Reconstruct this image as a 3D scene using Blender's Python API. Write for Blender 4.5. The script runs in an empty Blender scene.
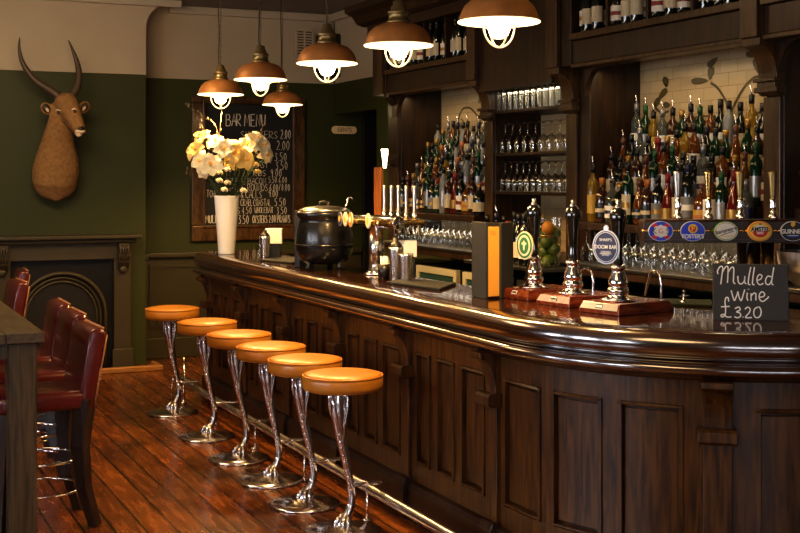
import bpy, bmesh, math, random
from mathutils import Vector, Matrix
random.seed(7)
PI = math.pi
scene = bpy.context.scene
COL = scene.collection
sin, cos = math.sin, math.cos

# ------------------------------------------------------------ measuring helpers
TH = math.radians(24.6); CT, ST = cos(TH), sin(TH)
EYE = 1.79; FPX = 1240.0; HZ = 178.5
def pt(px, py, D):
    r = D*(px-400)/FPX
    return Vector((r*CT+D*ST, -r*ST+D*CT, EYE-(py-HZ)*D/FPX))
def at_h(px, py, h): return pt(px, py, (EYE-h)*FPX/(py-HZ))
def at_x(px, py, X): return pt(px, py, X/(CT*(px-400)/FPX+ST))
def at_y(px, py, Y): return pt(px, py, Y/(CT-ST*(px-400)/FPX))

# ------------------------------------------------------------ mesh builder
class MB:
    def __init__(s): s.v=[]; s.f=[]; s.sm=[]
    def add(s, vs, fs, smooth=False):
        o=len(s.v); s.v+= [tuple(v) for v in vs]
        for f in fs: s.f.append([i+o for i in f]); s.sm.append(smooth)
        return s
    def box(s, c, d, rz=0, ry=0, rx=0):
        M = Matrix.Translation(c) @ Matrix.Rotation(rz,4,'Z') @ Matrix.Rotation(ry,4,'Y') @ Matrix.Rotation(rx,4,'X')
        vs=[M@Vector((x*d[0]/2,y*d[1]/2,z*d[2]/2)) for x in(-1,1) for y in(-1,1) for z in(-1,1)]
        return s.add(vs,[(0,1,3,2),(4,6,7,5),(0,4,5,1),(2,3,7,6),(0,2,6,4),(1,5,7,3)])
    def bx(s, x0,x1,y0,y1,z0,z1): return s.box(((x0+x1)/2,(y0+y1)/2,(z0+z1)/2),(abs(x1-x0),abs(y1-y0),abs(z1-z0)))
    def lathe(s, prof, n=24, c=(0,0,0), M=None, sx=1, sy=1, smooth=True):
        vs=[]; fs=[]
        for r,z in prof:
            for k in range(n):
                a=2*PI*k/n; v=Vector((r*cos(a)*sx,r*sin(a)*sy,z))
                if M is not None: v=M@v
                vs.append(v+Vector(c))
        m=len(prof)
        for j in range(m-1):
            for k in range(n):
                k2=(k+1)%n; fs.append((j*n+k,j*n+k2,(j+1)*n+k2,(j+1)*n+k))
        if prof[0][0]>1e-4: fs.append(tuple(range(n-1,-1,-1)))
        if prof[-1][0]>1e-4: fs.append(tuple((m-1)*n+k for k in range(n)))
        return s.add(vs,fs,smooth)
    def lathe_open(s, prof, n=24, c=(0,0,0), M=None):
        vs=[]; fs=[]
        for r,z in prof:
            for k in range(n):
                a=2*PI*k/n; v=Vector((r*cos(a),r*sin(a),z))
                if M is not None: v=M@v
                vs.append(v+Vector(c))
        for j in range(len(prof)-1):
            for k in range(n):
                k2=(k+1)%n; fs.append((j*n+k,j*n+k2,(j+1)*n+k2,(j+1)*n+k))
        return s.add(vs,fs,True)
    def tube(s, pts, rad, n=8, closed=False, flat=1.0, up=None, caps=True):
        pts=[Vector(p) for p in pts]; m=len(pts)
        if not hasattr(rad,'__len__'): rad=[rad]*m
        vs=[]; fs=[]; prev=None
        for i,p in enumerate(pts):
            if closed: t=(pts[(i+1)%m]-pts[i-1])
            else: t=pts[min(i+1,m-1)]-pts[max(i-1,0)]
            t.normalize()
            u = Vector(up) if up else (prev if prev else (Vector((0,0,1)) if abs(t.z)<.9 else Vector((1,0,0))))
            u = (u-t*u.dot(t)).normalized(); w=t.cross(u); prev=u
            for k in range(n):
                a=2*PI*k/n; vs.append(p+(u*cos(a)+w*sin(a)*flat)*rad[i])
        for i in range(m if closed else m-1):
            j=(i+1)%m
            for k in range(n):
                k2=(k+1)%n; fs.append((i*n+k,i*n+k2,j*n+k2,j*n+k))
        if caps and not closed:
            fs.append(tuple(range(n-1,-1,-1))); fs.append(tuple((m-1)*n+k for k in range(n)))
        return s.add(vs,fs,True)
    def prism(s, poly, f0, f1):
        """poly 2D points; f0,f1 map (a,b)->3D for each cap"""
        n=len(poly); vs=[f0(*p) for p in poly]+[f1(*p) for p in poly]
        fs=[tuple(range(n-1,-1,-1)),tuple(range(n,2*n))]+[(i,(i+1)%n,n+(i+1)%n,n+i) for i in range(n)]
        return s.add(vs,fs)
    def sweep(s, prof, ss, P, closed=True, caps=True, smooth=False):
        """prof: (offset,height) swept along path P(s,offset)"""
        n=len(prof); vs=[]; fs=[]
        for q in ss:
            for o,h in prof:
                x,y=P(q,o); vs.append((x,y,h))
        m=len(ss); e=n if closed else n-1
        for j in range(m-1):
            for k in range(e):
                k2=(k+1)%n; fs.append((j*n+k,(j+1)*n+k,(j+1)*n+k2,j*n+k2))
        if closed and caps:
            fs.append(tuple(range(n))); fs.append(tuple((m-1)*n+k for k in range(n-1,-1,-1)))
        return s.add(vs,fs,smooth)
    def ball(s, c, r, n=12, sc=(1,1,1), M=None):
        m=n//2+1
        prof=[(max(sin(PI*j/m),0)*r, -cos(PI*j/m)*r) for j in range(m+1)]
        vs=[];fs=[]
        for a,z in prof:
            for k in range(n):
                t=2*PI*k/n; v=Vector((a*cos(t)*sc[0],a*sin(t)*sc[1],z*sc[2]))
                if M is not None: v=M@v
                vs.append(v+Vector(c))
        for j in range(m):
            for k in range(n):
                k2=(k+1)%n; fs.append((j*n+k,j*n+k2,(j+1)*n+k2,(j+1)*n+k))
        return s.add(vs,fs,True)
    def ribbon(s, pts2, w, f):
        """flat stroke through 2D points, mapped by f(u,v)"""
        P=[Vector(p) for p in pts2]; m=len(P); vs=[]; fs=[]
        for i,p in enumerate(P):
            t=(P[min(i+1,m-1)]-P[max(i-1,0)]); t=t.normalized() if t.length>1e-9 else Vector((1,0))
            nn=Vector((-t.y,t.x))*w/2
            vs+=[f(*(p+nn)),f(*(p-nn))]
        for i in range(m-1): fs.append((2*i,2*i+1,2*i+3,2*i+2))
        return s.add(vs,fs)
    def blob(s, pts2, f): return s.add([f(*p) for p in pts2],[tuple(range(len(pts2)))])
    def build(s, name, mat, parent=None, bevel=0, seg=2, loc=None, autosm=False, merge=False):
        me=bpy.data.meshes.new(name); me.from_pydata(s.v,[],s.f)
        me.polygons.foreach_set('use_smooth', s.sm if not autosm else [True]*len(s.f))
        bm=bmesh.new(); bm.from_mesh(me)
        if merge: bmesh.ops.remove_doubles(bm,verts=bm.verts,dist=1e-5)
        bmesh.ops.recalc_face_normals(bm,faces=bm.faces)
        bm.to_mesh(me); bm.free(); me.update()
        if mat: me.materials.append(mat)
        o=bpy.data.objects.new(name,me); COL.objects.link(o)
        if parent: o.parent=parent
        if loc is not None: o.location=loc
        if bevel:
            b=o.modifiers.new('bevel','BEVEL'); b.width=bevel; b.segments=seg; b.limit_method='ANGLE'; b.angle_limit=math.radians(40)
        return o

def tag(o,label=None,cat=None,group=None,kind=None):
    if label: o['label']=label
    if cat: o['category']=cat
    if group: o['group']=group
    if kind: o['kind']=kind
    return o
def thing(name,label,cat,loc=(0,0,0),rz=0,group=None):
    o=bpy.data.objects.new(name,None); COL.objects.link(o); o.empty_display_size=.05
    o.location=loc; o.rotation_euler=(0,0,rz)
    return tag(o,label,cat,group)
def struct(o): o['kind']='structure'; return o
def dup(root,loc,rz=0,label=None,group=None):
    def cp(o,par):
        c=o.copy(); COL.objects.link(c); c.parent=par
        for ch in KIDS.get(o.name,[]): cp(ch,c)
        return c
    r=cp(root,None); r.location=loc; r.rotation_euler=(0,0,rz)
    if label: r['label']=label
    if group: r['group']=group
    return r
KIDS={}
def index_kids(o):
    for ch in list(bpy.data.objects):
        if ch.parent==o: KIDS.setdefault(o.name,[]).append(ch); index_kids(ch)
ORD=['first','second','third','fourth','fifth','sixth','seventh','eighth','ninth','tenth','eleventh','twelfth','thirteenth','fourteenth','fifteenth','sixteenth','seventeenth','eighteenth','nineteenth','twentieth','twenty-first','twenty-second','twenty-third','twenty-fourth']

# ------------------------------------------------------------ materials
def newmat(name):
    m=bpy.data.materials.new(name); m.use_nodes=True
    nt=m.node_tree; b=nt.nodes['Principled BSDF']; return m,nt,b
def N(nt,t,**k):
    n=nt.nodes.new(t)
    for a,v in k.items(): setattr(n,a,v)
    return n
def simple(name,col,rough=.5,metal=0,spec=.5,coat=0,emit=None,es=0,noise=0,nscale=30,bump=0,sheen=0):
    m,nt,b=newmat(name)
    b.inputs['Base Color'].default_value=(*col,1); b.inputs['Roughness'].default_value=rough
    b.inputs['Metallic'].default_value=metal; b.inputs['Specular IOR Level'].default_value=spec
    b.inputs['Coat Weight'].default_value=coat; b.inputs['Coat Roughness'].default_value=.08
    if emit: b.inputs['Emission Color'].default_value=(*emit,1); b.inputs['Emission Strength'].default_value=es
    tc=N(nt,'ShaderNodeTexCoord'); nz=N(nt,'ShaderNodeTexNoise'); nz.inputs['Scale'].default_value=nscale; nz.inputs['Detail'].default_value=5
    nt.links.new(tc.outputs['Object'],nz.inputs['Vector'])
    mx=N(nt,'ShaderNodeMix',data_type='RGBA'); mx.inputs[6].default_value=(*[c*(1-noise) for c in col],1); mx.inputs[7].default_value=(*[min(1,c*(1+noise)) for c in col],1)
    nt.links.new(nz.outputs['Fac'],mx.inputs[0]); nt.links.new(mx.outputs[2],b.inputs['Base Color'])
    if bump:
        bp=N(nt,'ShaderNodeBump'); bp.inputs['Strength'].default_value=bump; bp.inputs['Distance'].default_value=.004
        nt.links.new(nz.outputs['Fac'],bp.inputs['Height']); nt.links.new(bp.outputs[0],b.inputs['Normal'])
    return m
def wood(name,c1,c2,rough=.35,coat=.3,sc=(9,9,1.2),bump=.15,spec=.5,contrast=(.35,.65)):
    m,nt,b=newmat(name)
    tc=N(nt,'ShaderNodeTexCoord'); mp=N(nt,'ShaderNodeMapping'); mp.inputs['Scale'].default_value=sc
    nz=N(nt,'ShaderNodeTexNoise'); nz.inputs['Scale'].default_value=4; nz.inputs['Detail'].default_value=7; nz.inputs['Distortion'].default_value=.6
    cr=N(nt,'ShaderNodeValToRGB'); cr.color_ramp.elements[0].position=contrast[0]; cr.color_ramp.elements[1].position=contrast[1]
    cr.color_ramp.elements[0].color=(*c1,1); cr.color_ramp.elements[1].color=(*c2,1)
    L=nt.links.new
    L(tc.outputs['Object'],mp.inputs[0]); L(mp.outputs[0],nz.inputs['Vector']); L(nz.outputs['Fac'],cr.inputs[0]); L(cr.outputs[0],b.inputs['Base Color'])
    b.inputs['Roughness'].default_value=rough; b.inputs['Coat Weight'].default_value=coat; b.inputs['Coat Roughness'].default_value=.15; b.inputs['Specular IOR Level'].default_value=spec
    bp=N(nt,'ShaderNodeBump'); bp.inputs['Strength'].default_value=bump; bp.inputs['Distance'].default_value=.003
    L(nz.outputs['Fac'],bp.inputs['Height']); L(bp.outputs[0],b.inputs['Normal'])
    return m
def clear_glass(name,tint=(.9,.9,.85),fac=.25,rough=.05,gl=(1,1,1),ior=1.45):
    m,nt,b=newmat(name); nt.nodes.remove(b)
    out=nt.nodes['Material Output']
    tr=N(nt,'ShaderNodeBsdfTransparent'); tr.inputs[0].default_value=(*tint,1)
    g=N(nt,'ShaderNodeBsdfGlossy'); g.inputs[0].default_value=(*gl,1); g.inputs['Roughness'].default_value=rough
    lw=N(nt,'ShaderNodeLayerWeight'); lw.inputs['Blend'].default_value=fac
    mx=N(nt,'ShaderNodeMixShader'); L=nt.links.new
    L(lw.outputs['Facing'],mx.inputs[0]); L(tr.outputs[0],mx.inputs[1]); L(g.outputs[0],mx.inputs[2]); L(mx.outputs[0],out.inputs[0])
    return m
def bottle_glass(name,col,alpha=.75,rough=.06):
    m,nt,b=newmat(name)
    b.inputs['Base Color'].default_value=(*col,1); b.inputs['Roughness'].default_value=rough
    b.inputs['Specular IOR Level'].default_value=.7; b.inputs['Coat Weight'].default_value=.4; b.inputs['Coat Roughness'].default_value=.03
    out=nt.nodes['Material Output']; tr=N(nt,'ShaderNodeBsdfTransparent')
    tr.inputs[0].default_value=(*[min(1,c*2.2+.15) for c in col],1)
    mx=N(nt,'ShaderNodeMixShader'); mx.inputs[0].default_value=alpha; L=nt.links.new
    L(tr.outputs[0],mx.inputs[1]); L(b.outputs[0],mx.inputs[2]); L(mx.outputs[0],out.inputs[0])
    return m

M={}
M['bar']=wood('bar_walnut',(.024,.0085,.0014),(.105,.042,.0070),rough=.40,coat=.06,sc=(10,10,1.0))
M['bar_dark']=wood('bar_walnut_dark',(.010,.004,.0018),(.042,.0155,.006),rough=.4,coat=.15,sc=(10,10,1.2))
M['nosing']=wood('polished_nosing',(.018,.0055,.0016),(.06,.021,.0055),rough=.24,coat=.55,sc=(1.2,1.2,12),bump=.02)
for n_,w_,r_,i_ in (('nosing',1,.15,2.6),):
    b_=M[n_].node_tree.nodes['Principled BSDF']; b_.inputs['Coat Weight'].default_value=w_; b_.inputs['Coat Roughness'].default_value=r_; b_.inputs['Coat IOR'].default_value=i_
M['top']=wood('polished_counter',(.012,.005,.0025),(.05,.018,.008),rough=.07,coat=.2,sc=(2,9,9),bump=.02)
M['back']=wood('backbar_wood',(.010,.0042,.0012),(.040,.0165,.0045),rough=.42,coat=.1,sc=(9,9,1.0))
M['back_lit']=wood('backbar_wood_light',(.030,.0135,.0035),(.080,.037,.009),rough=.4,coat=.15,sc=(9,9,1.0))  # lighter copy of the back bar wood, light on the faces painted in
M['table']=wood('table_oak',(.030,.020,.009),(.085,.058,.026),rough=.38,coat=.1,sc=(14,14,.9),bump=.3)
M['table_top']=wood('table_top_oak',(.040,.027,.014),(.10,.072,.038),rough=.35,coat=.1,sc=(14,.9,14),bump=.3)
M['chair_leg']=wood('chair_leg_wood',(.012,.005,.003),(.03,.012,.006),rough=.35)
M['pumpwood']=wood('mahogany_base',(.09,.016,.008),(.21,.05,.022),rough=.22,coat=.6,sc=(2,12,12))
M['redwood']=wood('doorframe_pine',(.35,.11,.03),(.55,.20,.06),rough=.4)
M['chrome']=simple('chrome',(.82,.80,.80),.11,1,noise=.06,nscale=12)
M['stoolchrome']=simple('cast_chrome',(.70,.66,.66),.17,1,noise=.25,nscale=25,bump=.35)
M['darksteel']=simple('dull_counter_steel',(.16,.15,.14),.35,1,noise=.15)
M['steel']=simple('brushed_steel',(.62,.60,.57),.28,1,noise=.1,nscale=60)
M['railsteel']=simple('rail_steel',(.78,.76,.74),.24,1,noise=.05,nscale=20)
M['brass']=simple('brass',(.75,.5,.2),.22,1,noise=.1)
M['iron']=simple('cast_iron',(.012,.012,.012),.42,.3,noise=.4,nscale=50,bump=.5)
M['kettle']=simple('kettle_black',(.012,.012,.013),.24,.2,spec=.8,noise=.3,nscale=40,bump=.25)
M['black']=simple('black_plastic',(.012,.012,.012),.35,noise=.2)
M['ceramic_black']=simple('black_gloss_handle',(.008,.008,.009),.08,coat=1,noise=.1)
M['rubber']=simple('rubber_mat',(.006,.006,.006),.75,noise=.3,nscale=200,bump=.6)
M['greenmat']=simple('bar_towel_green',(.005,.013,.006),.9,noise=.5,nscale=150,bump=.8)
M['slate']=simple('menu_grey_cover',(.026,.027,.029),.6,noise=.15,nscale=90,bump=.3)
M['chalkboard']=simple('chalkboard',(.012,.012,.011),.6,noise=.4,nscale=6)
M['signboard']=simple('small_chalkboard',(.05,.052,.055),.65,noise=.25,nscale=8)
M['chalk']=simple('chalk',(.72,.66,.54),.9,noise=.15,nscale=200,emit=(.8,.7,.55),es=.0)
M['chalkw']=simple('chalk_white',(.9,.9,.88),.9,noise=.1,nscale=200)
M['frame']=wood('board_frame_wood',(.040,.018,.005),(.12,.058,.018),rough=.35,sc=(8,8,2))
M['seat']=simple('tan_leather',(.43,.175,.022),.38,coat=.1,noise=.22,nscale=9,bump=.12)
M['piping']=simple('tan_piping',(.45,.17,.02),.4,noise=.2)
M['red_leather']=simple('wine_leather',(.090,.014,.014),.27,coat=.3,noise=.35,nscale=7,bump=.15)
M['worn']=simple('worn_leather_edge',(.34,.15,.07),.45,noise=.4,nscale=20)
M['green']=simple('green_wall_paint',(.032,.038,.004),.6,noise=.12,nscale=2.5,bump=.05)
M['dado']=simple('dado_panel_paint',(.045,.036,.014),.5,noise=.15,nscale=5)
M['fire']=simple('fireplace_paint',(.052,.040,.020),.45,noise=.2,nscale=6)
M['cream']=simple('cream_plaster',(.42,.35,.25),.7,noise=.10,nscale=2.2,bump=.12)
M['ceil']=simple('ceiling_paint',(.20,.18,.16),.8,noise=.1,nscale=3)
M['coving']=simple('coving_paint',(.42,.36,.27),.7,noise=.08)
M['vase']=simple('white_ceramic',(.82,.80,.76),.25,coat=.3,noise=.03)
M['petal']=simple('white_petal',(.60,.54,.38),.55,noise=.15,nscale=15)
M['petal2']=simple('cream_petal',(.52,.38,.14),.55,noise=.2,nscale=15)
M['stamen']=simple('stamen',(.6,.32,.03),.7,noise=.3)
M['leaf']=simple('leaf_green',(.035,.06,.014),.5,noise=.4,nscale=12)
M['twig']=simple('twig_brown',(.05,.03,.014),.7,noise=.3)
M['fur']=simple('antelope_fur',(.25,.135,.048),.9,noise=.55,nscale=34,bump=1)
M['fur_pale']=simple('pale_fur',(.66,.50,.33),.85,noise=.2,nscale=60,bump=.5)
M['nose']=simple('nose_black',(.015,.010,.008),.3,noise=.2)
M['horn']=simple('horn',(.065,.042,.024),.5,noise=.4,nscale=30,bump=.4)
M['copper']=simple('rusted_copper_shade',(.58,.25,.075),.42,.35,noise=.45,nscale=11,bump=.2)
M['gallery']=simple('aged_brass_fitting',(.36,.27,.12),.35,.8,noise=.25,nscale=30)
M['shade_in']=simple('enamel_inside',(.95,.88,.72),.4,emit=(1,.78,.42),es=1.6,noise=.02)  # emission paints the bulb's glow into the lining and rim
M['bulb']=simple('lit_bulb',(1,.9,.7),.4,emit=(1,.80,.45),es=16,noise=.01)
M['cagewire']=simple('lamp_cage_wire',(.85,.72,.45),.3,.6,emit=(1,.75,.35),es=.9,noise=.05)  # bulb glow put into the wires as emission
M['cable']=simple('cable_black',(.015,.012,.01),.6,noise=.2)
M['chain']=simple('chain_metal',(.16,.13,.09),.35,.8,noise=.2)
M['paper']=simple('white_paper',(.80,.78,.72),.7,noise=.04)
M['orange']=simple('orange_menu_card',(.83,.42,.07),.6,noise=.08,nscale=6)
M['cream_metal']=simple('cream_fridge_frame',(.46,.42,.30),.35,noise=.05)
M['fridgeglass']=simple('fridge_glass',(.03,.075,.07),.08,coat=.6,noise=.3,nscale=8)
M['lemon']=simple('orange_fruit',(.42,.17,.02),.5,noise=.1,nscale=40,bump=.2)
M['lime']=simple('lime_fruit',(.06,.085,.008),.45,noise=.25,nscale=30,bump=.2)
M['glass']=clear_glass('drinking_glass',(.93,.93,.90),.42,.06)
M['jar']=clear_glass('jar_glass',(.92,.94,.90),.25,.04)
M['lampbox']=simple('speaker_black',(.01,.009,.008),.5,noise=.2)
M['vent']=simple('vent_paint',(.45,.38,.27),.6,noise=.05)
M['sign']=simple('brass_sign_plate',(.85,.64,.36),.45,0,noise=.1)
M['signtxt']=simple('sign_letter_brown',(.12,.075,.03),.6,noise=.05)
M['sconce']=simple('lit_sconce',(1,.9,.7),.4,emit=(1,.82,.5),es=9,noise=.01)
M['plinth']=M['bar_dark']
M['hearth']=wood('hearth_kerb',(.22,.09,.02),(.42,.19,.05),rough=.35,sc=(1.2,9,9))
for n_,c_ in dict(white=(.82,.80,.75),red=(.62,.02,.02),blue=(.02,.06,.65),navy=(.02,.025,.09),gold=(.80,.48,.08),cream=(.75,.66,.45),darkgreen=(.02,.16,.05),black=(.015,.015,.017),silver=(.6,.6,.62),yellow=(.85,.6,.05),orange=(.8,.28,.03),brown=(.2,.09,.04),grey=(.3,.3,.3),pink=(.75,.35,.3)).items():
    M['p_'+n_]=simple('print_'+n_,c_,.4,metal=.6 if n_ in('silver',) else 0,noise=.06,nscale=80)

for n_,c_ in dict(white=(.45,.43,.38),red=(.20,.012,.01),blue=(.02,.04,.25),navy=(.012,.014,.04),gold=(.34,.20,.05),darkgreen=(.01,.07,.02),black=(.008,.008,.008),silver=(.30,.29,.28),orange=(.40,.14,.03),brown=(.10,.04,.02)).items():
    M['c_'+n_]=simple('cap_'+n_,c_,.35,metal=.7 if n_ in('silver','gold') else 0,noise=.06,nscale=80)
    M['l_'+n_]=M['c_'+n_]
for n_,c_ in dict(cream=(.50,.42,.27),yellow=(.45,.28,.04),grey=(.16,.16,.16),white=(.72,.68,.58)).items(): M['l_'+n_]=simple('label_'+n_,c_,.5,noise=.12,nscale=60)
# floor planks
def floor_mat():
    m,nt,b=newmat('floor_boards'); L=nt.links.new
    tc=N(nt,'ShaderNodeTexCoord'); sp=N(nt,'ShaderNodeSeparateXYZ'); cb=N(nt,'ShaderNodeCombineXYZ')
    L(tc.outputs['Object'],sp.inputs[0]); L(sp.outputs['Y'],cb.inputs['X']); L(sp.outputs['X'],cb.inputs['Y'])
    br=N(nt,'ShaderNodeTexBrick'); br.offset=.37; br.squash=1
    br.inputs['Scale'].default_value=1; br.inputs['Brick Width'].default_value=2.3; br.inputs['Row Height'].default_value=.145
    br.inputs['Mortar Size'].default_value=.007; br.inputs['Mortar Smooth'].default_value=.3; br.inputs['Bias'].default_value=0
    br.inputs['Color1'].default_value=(.23,.078,.013,1); br.inputs['Color2'].default_value=(.10,.031,.006,1); br.inputs['Mortar'].default_value=(.006,.002,.001,1)
    L(cb.outputs[0],br.inputs['Vector'])
    mp=N(nt,'ShaderNodeMapping'); mp.inputs['Scale'].default_value=(14,1.6,1); L(tc.outputs['Object'],mp.inputs[0])
    nz=N(nt,'ShaderNodeTexNoise'); nz.inputs['Scale'].default_value=2.2; nz.inputs['Detail'].default_value=8; nz.inputs['Distortion'].default_value=.5; L(mp.outputs[0],nz.inputs['Vector'])
    cr=N(nt,'ShaderNodeValToRGB'); cr.color_ramp.elements[0].position=.3; cr.color_ramp.elements[0].color=(.50,.44,.40,1); cr.color_ramp.elements[1].position=.72; cr.color_ramp.elements[1].color=(1.35,1.25,1.1,1)
    L(nz.outputs['Fac'],cr.inputs[0])
    n2=N(nt,'ShaderNodeTexNoise'); n2.inputs['Scale'].default_value=1.6; n2.inputs['Detail'].default_value=4; L(tc.outputs['Object'],n2.inputs['Vector'])
    mx=N(nt,'ShaderNodeMix',data_type='RGBA',blend_type='MULTIPLY'); mx.inputs[0].default_value=1; L(br.outputs['Color'],mx.inputs[6]); L(cr.outputs[0],mx.inputs[7])
    cr2=N(nt,'ShaderNodeValToRGB'); cr2.color_ramp.elements[0].position=.35; cr2.color_ramp.elements[0].color=(.6,.55,.5,1); cr2.color_ramp.elements[1].position=.65; cr2.color_ramp.elements[1].color=(1.25,1.2,1.1,1); L(n2.outputs['Fac'],cr2.inputs[0])
    mx2=N(nt,'ShaderNodeMix',data_type='RGBA',blend_type='MULTIPLY'); mx2.inputs[0].default_value=1; L(mx.outputs[2],mx2.inputs[6]); L(cr2.outputs[0],mx2.inputs[7])
    L(mx2.outputs[2],b.inputs['Base Color'])
    mr=N(nt,'ShaderNodeMapRange'); mr.inputs['To Min'].default_value=.16; mr.inputs['To Max'].default_value=.36; L(nz.outputs['Fac'],mr.inputs[0]); L(mr.outputs[0],b.inputs['Roughness'])
    b.inputs['Coat Weight'].default_value=.3; b.inputs['Coat Roughness'].default_value=.12
    bp=N(nt,'ShaderNodeBump'); bp.inputs['Strength'].default_value=.35; bp.inputs['Distance'].default_value=.004
    ad=N(nt,'ShaderNodeMath',operation='SUBTRACT'); L(nz.outputs['Fac'],ad.inputs[0]); L(br.outputs['Fac'],ad.inputs[1]); L(ad.outputs[0],bp.inputs['Height']); L(bp.outputs[0],b.inputs['Normal'])
    return m
M['floor']=floor_mat()
def tile_mat():
    m,nt,b=newmat('cream_wall_tiles'); L=nt.links.new
    tc=N(nt,'ShaderNodeTexCoord'); sp=N(nt,'ShaderNodeSeparateXYZ'); cb=N(nt,'ShaderNodeCombineXYZ')
    L(tc.outputs['Object'],sp.inputs[0]); L(sp.outputs['Y'],cb.inputs['X']); L(sp.outputs['Z'],cb.inputs['Y'])
    br=N(nt,'ShaderNodeTexBrick'); br.inputs['Scale'].default_value=1; br.inputs['Brick Width'].default_value=.15; br.inputs['Row Height'].default_value=.075; br.inputs['Mortar Size'].default_value=.0022
    br.inputs['Color1'].default_value=(.46,.35,.20,1); br.inputs['Color2'].default_value=(.40,.30,.17,1); br.inputs['Mortar'].default_value=(.30,.22,.12,1)
    L(cb.outputs[0],br.inputs['Vector']); L(br.outputs['Color'],b.inputs['Base Color']); b.inputs['Roughness'].default_value=.25
    bp=N(nt,'ShaderNodeBump',invert=True); bp.inputs['Strength'].default_value=.4; bp.inputs['Distance'].default_value=.003; L(br.outputs['Fac'],bp.inputs['Height']); L(bp.outputs[0],b.inputs['Normal'])
    return m
M['tile']=tile_mat()

# ------------------------------------------------------------ camera
cam=bpy.data.objects.new('camera',bpy.data.cameras.new('camera')); COL.objects.link(cam)
cam.location=(0,0,EYE); cam.rotation_euler=(PI/2,0,-TH)
cam.data.sensor_width=36; cam.data.lens=FPX/800*36; cam.data.shift_y=-(266.5-HZ)/800; cam.data.clip_end=60
scene.camera=cam

# ------------------------------------------------------------ room shell
XR=4.83; YB=12.25; YC=11.9; XC=2.75; ZC=3.52; XL=-3.3; YF=-4.2; ZG=2.79
def wallbox(name,mat,x0,x1,y0,y1,z0,z1): return struct(MB().bx(x0,x1,y0,y1,z0,z1).build(name,M[mat]))
wallbox('floor','floor',XL-.1,XR+2,YF-.1,YB+.1,-.1,0)
wallbox('ceiling','ceil',XL-.1,XR+2,YF-.1,YB+.1,ZC,ZC+.1)
wb=wallbox('wall_back','green',XC-.3,XR+1.9,YB,YB+.1,0,ZC)
fr=MB().bx(XC,XR,YB-.012,YB-.001,ZG,ZC).build('cream_frieze',M['cream'],wb)
dd=MB().bx(XC,5.14,YB-.02,YB-.001,0,1.0).build('dado_panelling',M['dado'],wb)
# chimney breast with coved top end
wc=wallbox('wall_chimney','green',XL,XC,YC,YB+.1,0,ZG)
poly=[(XL,ZG),(XC,ZG)]+[(XC+.30*(1-cos(a)),ZG+.45+.27*sin(a)) for a in [PI/2*k/8 for k in range(9)]]+[(XC+.30,ZC),(XL,ZC)]
MB().prism(poly,lambda a,b:(a,YC-.012,b),lambda a,b:(a,YB,b)).build('cream_frieze',M['cream'],wc)
# coving mouldings
def trim(n,mat,prof_box): return struct(MB().bx(*prof_box).build(n,M[mat],bevel=.01))
trim('trim_1','coving',(XC+.3,XR,YB-.07,YB-.013,ZC-.08,ZC-.001))
trim('trim_2','coving',(XL,XC+.34,YC-.07,YC-.013,ZC-.07,ZC-.001))
trim('trim_3','dado',(XC,5.14,YB-.06,YB-.021,1.0,1.05))
trim('trim_4','dado',(XC-.1+.1,XC+.03,YC-.0,YB-.061,1.0,1.05))
struct(MB().bx(XC+.02,XR,YB-.05,YB-.021,0,.20).build('baseboard_back',M['dado'],bevel=.008))
# dado panel frames on recessed wall
for a,b_ in ((2.86,3.55),(3.65,4.35),(4.42,4.78)):
    mb=MB()
    for (x0,x1,z0,z1) in ((a,b_,.30,.33),(a,b_,.90,.93),(a,a+.03,.33,.90),(b_-.03,b_,.33,.90)): mb.bx(x0,x1,YB-.034,YB-.0201,z0,z1)
    mb.build('dado_moulding',M['dado'],wb)
# right wall (behind the back bar) with doorway before the back bar's far end
DY0,DY1=11.10,YB
wr=MB(); wr.bx(XR,XR+.1,YF,DY0,0,ZC); wr.bx(XR,XR+.1,DY0,DY1-.001,2.47,ZC)
wr=struct(wr.build('wall_right',M['green']))
MB().bx(XR-.012,XR-.001,9.7,YB-.08,ZG,ZC).build('cream_frieze',M['cream'],wr)
trim('trim_5','coving',(XR-.07,XR-.013,9.9,YB-.08,ZC-.08,ZC-.001))
_d=struct(MB().bx(5.16,6.05,YB-.05,YB-.001,0,2.75).build('door_1',M['lampbox'],bevel=.006))
MB().tube([(5.25,YB-.051,1.05),(5.25,YB-.10,1.05),(5.36,YB-.10,1.05)],.010,8).build('door_handle',M['brass'],_d)
df=MB(); df.bx(XR-.03,XR+.02,DY0-.16,DY0,0,1.90)
struct(df.build('trim_6',M['redwood'],bevel=.006))
wallbox('wall_left','green',XL-.1,XL,YF,YB,0,ZC)
wf=MB().bx(XL,XR+2,YF-.1,YF,0,ZC); struct(wf.build('wall_front',M['cream']))
wallbox('wall_far_right','green',XR+1.9,XR+2,YF,YB,0,ZC)
# assumed windows on the left wall, out of frame, daylight panes lighting the bar edge
def emis(name,col,s):
    m=simple(name,col,.5,emit=col,es=s,noise=.02); return m
M['dayl']=emis('daylight_pane_side',(.88,.90,1.0),15)
M['day']=emis('daylight_pane',(.92,.92,.98),9)
for i,(y0,y1) in enumerate(((2.6,3.8),(4.5,5.7),(6.6,7.5))):
    w=MB().bx(XL+.002,XL+.01,y0,y1,1.25,2.1).build('window_%d'%(i+1),M['dayl']); struct(w)
    f=MB()
    for q in (y0,(y0+y1)/2,y1): f.bx(XL+.011,XL+.05,q-.03,q+.03,1.2,2.15)
    for q in (1.25,1.68,2.1): f.bx(XL+.0111,XL+.049,y0,y1,q-.03,q+.03)
    f.build('window_frame',M['cream'],w)

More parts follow.
